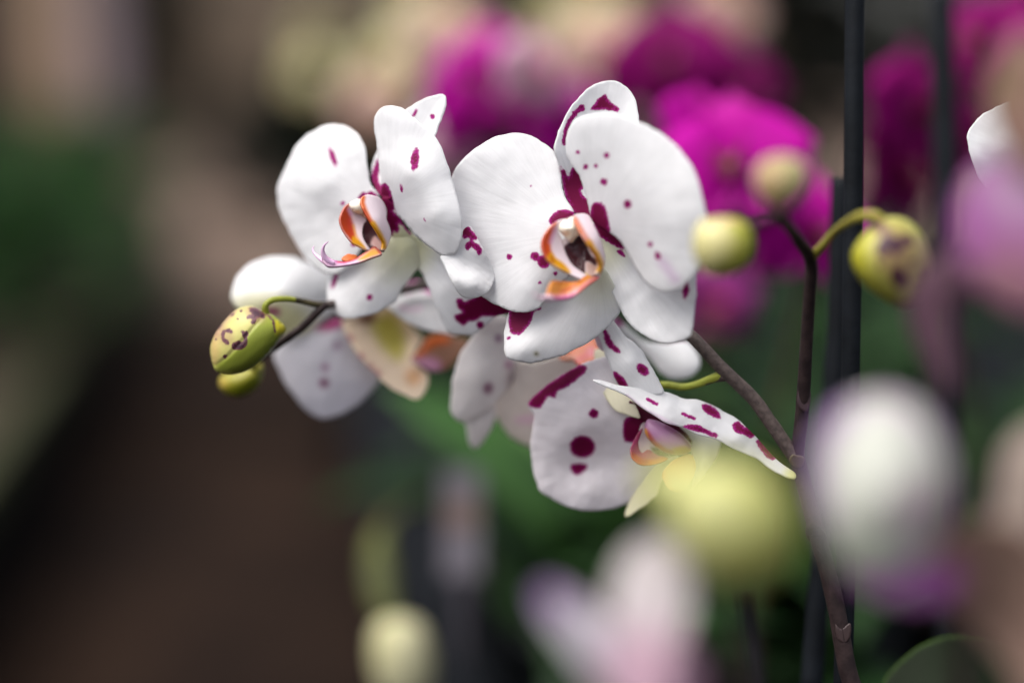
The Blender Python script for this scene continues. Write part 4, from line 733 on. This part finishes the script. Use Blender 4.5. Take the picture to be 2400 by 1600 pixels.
tube('pedicel', b3, [(1755, 535, -76, 1.6), (1785, 520, -76, 1.3), (1815, 515, -61, 1.4), (1838, 520, -56, 1.6)], M_STEMD, 9)
b4 = puff('bud', plant, [(1770, 440), (1768, 400), (1795, 372), (1840, 364), (1880, 378), (1896, 410), (1885, 450), (1855, 480), (1825, 492), (1790, 478)], -112, 8.5, lin(164, 154, 106), spacing=5, ops=[(p_(ID, [(1765, 430), (1790, 370), (1830, 375), (1810, 470)]), 12, (*lin(160, 128, 90), 0.8))])
tube('pedicel', b4, [(1828, 482, -108, 1.6), (1824, 496, -98, 1.4), (1826, 505, -66, 1.5)], M_STEMD, 9)
b5 = puff('bud', plant, [(2040, 535), (2070, 512), (2110, 510), (2145, 530), (2172, 570), (2182, 620), (2170, 670), (2150, 705), (2120, 722), (2085, 710), (2040, 680), (2010, 645), (1996, 605), (2008, 570)], -58, 12, lin(164, 160, 76), spacing=5,
     ops=[(p_(ID, [(1990, 600), (2035, 540), (2030, 620), (2070, 690), (2120, 725), (2040, 690)]), 12, lin(160, 156, 34)), (e_(ID, 2105, 595, 46, 62, -14), 22, (*lin(126, 100, 72), 0.85)), (s_(ID, [(2150, 700), (2180, 640), (2165, 570)], 18), 12, (*lin(140, 112, 90), 0.8)), (s_(ID, [(2050, 525), (2075, 540)], 16), 8, (*lin(104, 76, 50), 0.9))],
     spots=[p_(ID, [(2056, 570), (2078, 548), (2104, 556), (2132, 548), (2142, 572), (2118, 580), (2104, 604), (2084, 590), (2068, 606), (2054, 592)]), p_(ID, [(2086, 636), (2104, 622), (2124, 640), (2128, 662), (2106, 676), (2090, 660)]), c_(ID, 2160, 636, 9), c_(ID, 2146, 660, 6), c_(ID, 2058, 528, 12), c_(ID, 2062, 622, 7), c_(ID, 2136, 612, 7)], ridges=[(s_(ID, [(2045, 540), (2035, 620), (2075, 690), (2125, 720)], 4), -0.8, 6)])
tube('pedicel', b5, [(2070, 525, -58, 1.9), (2050, 506, -58, 1.7), (2010, 508, -52, 1.55), (1960, 540, -36, 1.5), (1925, 578, -30, 1.6), (1902, 604, -25, 1.9)], plain('olive_pedicel', lin(150, 142, 52), rough=0.5, scale=60, col2=lin(112, 104, 42)), 10)

# ================================================================== STAKES
def stake(label, pts4, name='plant_stake'):
    t = tube(name, None, pts4, M_STAKE, 12); tag(t, label, 'stake'); return t
def ground(px, py, d, z=0.80):
    v = P(px, py, d); return v
stk = stake('black plastic stake standing upright right of the speckled blossoms', [(2004, 22, 14, 3.8), (2003, 60, 14, 3.9), (1995, 800, 12, 3.8), (1975, 1640, 8, 3.8)])
stake('blurred black stake just behind the upright stake', [(1972, 420, 62, 4.6), (1960, 800, 58, 4.6), (1900, 1640, 40, 4.6)])
stake('blurred black stake in front of the purple blossoms in painted shade', [(2205, -20, 170, 6.5), (2215, 400, 160, 6.5), (2222, 1000, 150, 6.5), (2230, 1640, 140, 6.5)])
stake('dark thin stake below the blurred green bud', [(1742, 1380, 90, 3.0), (1760, 1500, 88, 3.0), (1785, 1660, 84, 3.0)])
#==BACK==
# ================================================================== ORCHIDS BEHIND
bg_orchid('magenta_orchid', 'bright magenta orchid blurred behind the right blossom and buds', 0.285, 0.80, 11, MAGENTA,
          [(1895, 555, 235, 12, -5, 8, 0.85), (1715, 400, 195, -14, -12, -6, 1.0), (1640, 300, 225, 20, -18, 10, 0.6)])
bg_orchid('magenta_orchid', 'soft magenta orchid between the two white blossoms in the background', 0.20, 1.05, 12, MAGENTA,
          [(1340, 310, 430, 20, 0, 10, 0.85), (1135, 190, 430, -25, -5, -8, 1.0), (1110, 290, 450, 30, 0, 0, 0.8)])
bg_orchid('purple_orchid', 'deep purple orchid blurred above the tallest speckled petal', 0.34, 1.12, 13, PURPLE,
          [(1720, 210, 520, 20, 0, 10, 0.9), (1570, 140, 480, -12, -5, 0, 1.05), (1500, 200, 540, 25, 0, 12, 0.9)])
bg_orchid('pale_pink_orchid', 'pale pink and white orchid among the blurred magenta blossoms', 0.24, 1.22, 14, PINK,
          [(1440, 260, 600, 0, 0, 0, 0.8), (1245, 175, 395, 45, -6, 5, 0.75), (1050, 330, 640, -20, 0, -4, 0.8)])
bg_orchid('peach_orchid', 'blurred peach tinted orchid at the top edge', 0.30, 1.75, 15, PEACH,
          [(1680, 50, 800, 20, 0, 0, 1.1), (1400, 130, 900, -10, 0, 0, 1.2), (1060, 110, 850, 12, -8, 0, 1.2), (880, 250, 1000, -12, 0, 0, 1.0)])
bg_orchid('cream_orchid', 'yellow cream orchid blurred at the top above the left blossom', 0.24, 2.15, 16, CREAM,
          [(1430, 40, 1250, 14, -6, 0, 1.0), (1310, 40, 1250, -10, 0, 0, 0.9), (985, 40, 1250, 14, -6, 0, 1.1), (930, 160, 1200, -14, -4, 6, 1.15)])
bg_orchid('cream_orchid', 'pale cream orchid farthest along the aisle in the background', 0.19, 3.1, 17, CREAM,
          [(740, 100, 2300, 34, -6, 0, 1.1), (730, 180, 2250, -34, -4, 6, 1.2)])
bg_orchid('purple_orchid', 'purple orchid in painted shade blurred at the upper right behind the stakes', 0.50, 0.92, 18, PURPLE,  # darker bloom set stands in for magenta blossoms in shade
          [(2100, 430, 330, 40, 0, 12, 0.8), (2140, 270, 300, 35, 0, 6, 1.0), (2310, 330, 330, -20, 0, 4, 0.9), (2320, 110, 300, -50, -10, 20, 0.9)])
bg_orchid('lilac_orchid', 'lilac pink orchid low behind the small yellow green bud', 0.32, 0.98, 19, bloom_set('lilac', lin(176, 70, 156), lin(190, 120, 150), lin(140, 40, 80)),
          [(1660, 710, 330, 10, 10, 0, 0.75)])

# potted leaves filling the bench
rows = [(0.24, 1.62), (0.40, 1.42), (0.55, 1.25), (0.46, 1.72), (0.66, 1.55), (0.40, 2.05), (0.62, 2.0), (0.85, 1.8), (0.26, 2.55), (0.48, 2.5), (0.72, 2.4), (0.95, 2.3), (0.74, 1.2), (0.25, 3.6), (0.5, 3.3), (0.8, 3.0)]
for i, (x, y) in enumerate(rows):
    potted('potted_orchid', 'blurred leafy orchid pot without blooms on the bench behind', x, y, 60 + i, 5, 'potted plant', 'leafy pots on the bench')
# broad leaves right behind the speckled orchid
def aim_leaf(parent, pA, pB, Wd, sag, mat):
    """strap leaf from world point pA to pB"""
    V, F = [], []; n = 14; d = (pB - pA); L = d.length; d.normalize(); s = d.cross(Vector((0, -0.35, 1))).normalized(); up = s.cross(d).normalized()
    for i in range(n + 1):
        u = i / n; c = pA + d * (L * u) + up * (sag * math.sin(PI * u)); w = Wd * (0.3 + 0.7 * math.sin(PI * min(1, 0.12 + 0.6 * u))) * (1 - u ** 6) + 0.001
        for v in (-1, -0.5, 0, 0.5, 1): V.append(tuple(c + s * (v * w) + up * (0.22 * w * abs(v) ** 1.5)))
    for i in range(n):
        for j in range(4):
            a = i * 5 + j; F.append([a, a + 1, a + 6, a + 5])
    o = link_mesh('leaf', V, F, mat, parent); m = o.modifiers.new('thickness', 'SOLIDIFY'); m.thickness = 0.0018
    return o
lp = potted('potted_orchid', 'broad green orchid leaves and dark pot just below the speckled blossoms', 0.215, 0.93, 90, 3, 'potted plant')
aim_leaf(lp, Vector((0.215, 0.93, 0.86)), P(905, 905, 420), 0.034, 0.03, M_LEAFB)
aim_leaf(lp, Vector((0.215, 0.93, 0.86)), P(1330, 1000, 330), 0.034, 0.03, M_LEAFB)
aim_leaf(lp, Vector((0.215, 0.93, 0.86)), P(1130, 960, 520), 0.036, 0.03, M_LEAFB)
lq = potted('potted_orchid', 'green orchid leaves low behind the brown stem fork', 0.33, 0.86, 91, 3, 'potted plant')
aim_leaf(lq, Vector((0.33, 0.86, 0.85)), P(1620, 880, 260), 0.034, 0.03, M_LEAFB)
aim_leaf(lq, Vector((0.33, 0.86, 0.85)), P(1750, 1000, 240), 0.030, 0.03, M_LEAFB)
aim_leaf(lq, Vector((0.33, 0.86, 0.85)), P(1560, 1480, 160), 0.032, 0.02, M_LEAF)

# plant label on the dark pot
M_LAB = plain('grey_label_plastic', lin(78, 74, 82), rough=0.5, scale=20, var=0.12)
c0, c1, w_ = P(1082, 1100, 380), P(1082, 1350, 360), Vector(aRX) * 0.0125
lab = empty('plant_label', c1); tag(lab, 'blurred grey lilac plant label standing in front of dark pots', 'label')
def slab(name, parent, a, b, c, d, th, mat):
    n_ = (b - a).cross(d - a).normalized() * th
    V = [a, b, c, d, a + n_, b + n_, c + n_, d + n_]; F = [[0, 1, 2, 3], [7, 6, 5, 4], [0, 4, 5, 1], [1, 5, 6, 2], [2, 6, 7, 3], [3, 7, 4, 0]]
    return link_mesh(name, [tuple(v) for v in V], F, mat, parent, False)
slab('tag_plate', lab, c0 - w_, c0 + w_, c1 + w_, c1 - w_, 0.0012, M_LAB)
m0, m1 = c0.lerp(c1, 0.28), c0.lerp(c1, 0.55); off = -Vector(aFW) * 0.0012
slab('tag_print', lab, m0 - w_ * 0.8 + off, m0 + w_ * 0.8 + off, m1 + w_ * 0.8 + off, m1 - w_ * 0.8 + off, 0.0004, plain('brown_print', lin(84, 66, 60), rough=0.5))
slab('tag_spike', lab, c1 - w_ * 0.4, c1 + w_ * 0.4, c1 + w_ * 0.15 - Vector((0, 0, 0.06)), c1 - w_ * 0.15 - Vector((0, 0, 0.06)), 0.0012, M_LAB)

# pale cream blossom low at the bench edge
cb = empty('cream_bud_stalk', P(890, 1250, 260)); tag(cb, 'pale cream bud hanging from a green stalk at the bottom left of the pots', 'flower bud')
puff('bud', cb, [(872, 1490), (895, 1455), (940, 1445), (985, 1460), (1008, 1505), (1018, 1560), (1010, 1620), (960, 1660), (905, 1640), (875, 1570)], 330, 16, lin(176, 172, 140), spacing=9, ops=[(p_(ID, [(870, 1440), (960, 1440), (900, 1560), (870, 1640)]), 30, (*lin(180, 176, 130), 0.8))])
tube('stem', cb, [(925, 1470, 335, 4.5), (898, 1400, 350, 9.0), (888, 1330, 370, 10.0), (890, 1260, 400, 6.0), (930, 1200, 460, 3.0), (1010, 1180, 520, 2.6), (1120, 1290, 560, 2.6), (1150, 1420, 570, 2.8)], plain('olive_stalk', lin(84, 88, 40), rough=0.7, scale=40, col2=lin(56, 60, 28)), 10)

# ================================================================== ORCHIDS IN FRONT
def fg(name, label, loc): 
    t = empty(name, loc); tag(t, label, 'orchid'); return t
PW = lin(232, 216, 226); LV = lin(196, 160, 206)
f1 = fg('budding_orchid', 'large blurred yellow green bud in the foreground below the speckled sepal', P(1720, 1700, -190))
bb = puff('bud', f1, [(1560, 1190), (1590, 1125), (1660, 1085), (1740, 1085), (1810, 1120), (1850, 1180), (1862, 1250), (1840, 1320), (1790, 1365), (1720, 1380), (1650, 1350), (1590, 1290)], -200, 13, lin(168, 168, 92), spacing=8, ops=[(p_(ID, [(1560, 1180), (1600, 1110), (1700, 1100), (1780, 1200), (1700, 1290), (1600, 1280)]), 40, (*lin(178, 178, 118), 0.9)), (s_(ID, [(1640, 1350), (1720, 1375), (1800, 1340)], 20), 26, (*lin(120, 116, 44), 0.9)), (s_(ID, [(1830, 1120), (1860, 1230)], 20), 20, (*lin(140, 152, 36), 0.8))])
puff('bud', f1, [(1500, 1110), (1560, 1075), (1620, 1080), (1650, 1120), (1600, 1165), (1530, 1170)], -190, 6, lin(180, 182, 116), spacing=8)
tube('pedicel', bb, [(1722, 1375, -200, 2.0), (1735, 1450, -176, 1.7), (1742, 1700, -190, 1.8)], M_STEMD, 10)
f2 = fg('pale_orchid', 'blurred pale pink orchid petals at the bottom centre in front', P(1480, 1800, -163))
ff = empty('flower', P(1480, 1620, -191), f2)
sheet('petal', ff, [(1470, 1660), (1440, 1540), (1430, 1420), (1460, 1310), (1520, 1262), (1580, 1268), (1615, 1330), (1618, 1420), (1590, 1520), (1570, 1600), (1560, 1680)], [(1470, 1660, -206), (1520, 1262, -188), (1615, 1400, -196), (1440, 1480, -200)], tint=lin(206, 198, 200), spacing=9, ripple=1.0, ops=[(p_(ID, [(1420, 1500), (1520, 1480), (1640, 1500), (1640, 1720), (1420, 1720)]), 60, (*lin(196, 160, 178), 0.9))])
sheet('sepal', ff, [(1500, 1700), (1420, 1620), (1350, 1530), (1290, 1450), (1262, 1390), (1290, 1372), (1350, 1400), (1430, 1460), (1500, 1530), (1560, 1620), (1580, 1700)], [(1500, 1690, -206), (1265, 1385, -200), (1500, 1530, -190), (1350, 1530, -208)], tint=lin(212, 204, 214), spacing=9, ops=[(c_(ID, 1275, 1395, 46), 34, lin(166, 130, 186)), (s_(ID, [(1430, 1600), (1520, 1640)], 40), 30, (*lin(206, 160, 186), 0.8))])
sheet('lip_tongue', ff, [(1500, 1560), (1580, 1500), (1640, 1540), (1640, 1640), (1560, 1690), (1500, 1650)], [(1500, 1560, -187), (1640, 1560, -182), (1560, 1690, -187)], tint=lin(196, 160, 180), spacing=9)
tube('stem', f2, [(1520, 1650, -187, 2.0), (1510, 1740, -184, 2.2), (1490, 1830, -182, 2.4)], M_STEMD, 10)
f3 = fg('white_orchid', 'big blurred white and lilac orchid petal in the right foreground', P(2240, 1800, -156))
fr = empty('flower', P(2180, 1320, -172), f3)
sheet('petal', fr, [(2130, 1330), (2050, 1352), (1985, 1330), (1930, 1230), (1900, 1110), (1920, 1010), (1975, 950), (2060, 925), (2140, 945), (2195, 1010), (2222, 1100), (2215, 1200), (2180, 1290)], [(2160, 1330, -198), (1900, 1110, -180), (2060, 925, -188), (2220, 1100, -194), (2060, 1150, -202)], tint=lin(206, 208, 200), spacing=9, curl=(3, 60), ops=[(s_(ID, [(1915, 1230), (1900, 1110), (1920, 1010), (1975, 955)], 30), 34, (*lin(146, 104, 166), 0.95)), (c_(ID, 2020, 1290, 60), 60, (*lin(172, 180, 164), 0.8)), (s_(ID, [(2060, 925), (2140, 945), (2205, 1030)], 20), 26, (*lin(182, 150, 186), 0.8)), (c_(ID, 2180, 1200, 80), 60, (*lin(160, 136, 150), 0.9))])  # the last mauve circle is a shadow painted into the tint
sheet('sepal', fr, [(2170, 1290), (2080, 1310), (2010, 1330), (1990, 1365), (2060, 1405), (2150, 1420), (2230, 1400), (2240, 1330)], [(2170, 1290, -168), (1995, 1360, -164), (2230, 1390, -173)], tint=lin(140, 80, 142), spacing=9)
sheet('sepal', fr, [(2180, 1300), (2260, 1230), (2340, 1220), (2430, 1260), (2520, 1400), (2560, 1700), (2440, 1700), (2340, 1540), (2240, 1440), (2170, 1380)], [(2180, 1310, -170), (2420, 1260, -181), (2500, 1650, -187), (2300, 1480, -165)], tint=lin(150, 124, 112), spacing=10, ops=[(c_(ID, 2200, 1350, 70), 50, (*lin(190, 140, 160), 0.8))])
sheet('petal', fr, [(2330, 1290), (2335, 1170), (2360, 1060), (2420, 1000), (2500, 1010), (2540, 1150), (2500, 1300), (2380, 1320)], [(2280, 1260, -173), (2330, 1030, -179), (2520, 1150, -188)], tint=lin(186, 170, 160), spacing=10, curl=(3, 50))
tube('stem', f3, [(2230, 1330, -164, 2.2), (2260, 1500, -160, 2.4), (2250, 1830, -157, 2.8)], M_STEMD, 10)
f4 = fg('pink_orchid', 'blurred pink and lilac orchid petals along the right edge in front', P(2440, 1100, -148))
fq = empty('flower', P(2420, 480, -180), f4)
sheet('petal', fq, [(2420, 380), (2330, 370), (2270, 420), (2240, 500), (2250, 590), (2290, 660), (2350, 710), (2430, 730), (2520, 640), (2520, 440)], [(2420, 480, -181), (2240, 500, -171), (2350, 715, -185), (2520, 560, -191)], tint=lin(150, 84, 146), spacing=10, curl=(3, 50), ops=[(c_(ID, 2400, 440, 90), 60, (*lin(168, 136, 164), 0.9)), (c_(ID, 2380, 680, 110), 60, (*lin(136, 96, 106), 0.9))])
sheet('sepal', fq, [(2420, 420), (2360, 360), (2320, 270), (2325, 180), (2360, 110), (2420, 80), (2500, 160), (2500, 330)], [(2420, 420, -184), (2325, 180, -175), (2500, 200, -195)], tint=lin(160, 128, 116), spacing=10, curl=(2, 40), ops=[(c_(ID, 2345, 200, 50), 40, (*lin(146, 126, 96), 0.9))])
sheet('sepal', fq, [(2330, 600), (2250, 580), (2170, 620), (2130, 690), (2140, 780), (2180, 860), (2220, 940), (2240, 860), (2230, 760), (2260, 690)], [(2330, 610, -170), (2130, 700, -145), (2220, 930, -150)], tint=lin(112, 82, 98), spacing=10, curl=(2, 30))
tube('stem', f4, [(2430, 500, -136, 2.2), (2455, 800, -134, 2.4), (2470, 1150, -133, 2.8)], M_STEMD, 10)
# neighbouring orchid whose white petal is sharp at the right edge
f5 = fg('neighbour_orchid', 'sharp white petal half hidden at the right edge of the picture', P(2430, 900, 4))
fs = empty('flower', P(2420, 360, 4), f5)
sheet('petal', fs, Z7([(424, 632), (432, 600), (450, 575), (478, 540), (520, 512), (562, 490), (640, 462), (720, 470), (800, 560), (800, 820), (700, 920), (560, 900), (480, 820), (440, 710), (430, 670)]), dz(Z7, [(425, 640, 0), (562, 490, 2), (480, 820, 2), (800, 700, 6), (600, 680, -2)]), base=C(Z7, 800, 760), spacing=4, wobble=1.6)
sheet('petal', fs, Z7([(780, 640), (860, 500), (980, 470), (1060, 600), (1020, 820), (880, 880), (790, 800)]), dz(Z7, [(790, 700, 6), (1060, 650, -2), (960, 480, 4)]), spacing=8)
tube('stem', f5, [(2460, 380, 14, 2.2), (2470, 700, 16, 2.4), (2480, 960, 16, 2.6)], M_STEMD, 10)
# dark leaf at the bottom right
f6 = potted('potted_orchid', 'dark green orchid leaf with a painted lit edge in the bottom right corner', 0.335, 0.62, 95, 2, 'potted plant', None, M_LEAFD)
lf = sheet('leaf', f6, [(2055, 1650), (2075, 1590), (2110, 1550), (2160, 1512), (2220, 1492), (2300, 1490), (2400, 1520), (2480, 1600), (2500, 1700), (2060, 1720)], [(2070, 1600, 40), (2220, 1492, 46), (2480, 1600, 60), (2250, 1700, 20)], tint=lin(18, 28, 11), spacing=8, thick=1.8, mat=M_LEAFT, ripple=0.5, ops=[(s_(ID, [(2055, 1650), (2075, 1590), (2110, 1550), (2160, 1512), (2220, 1492), (2300, 1490)], 3), 3, lin(60, 82, 36))])  # the green stroke paints light along the rim into the leaf colour
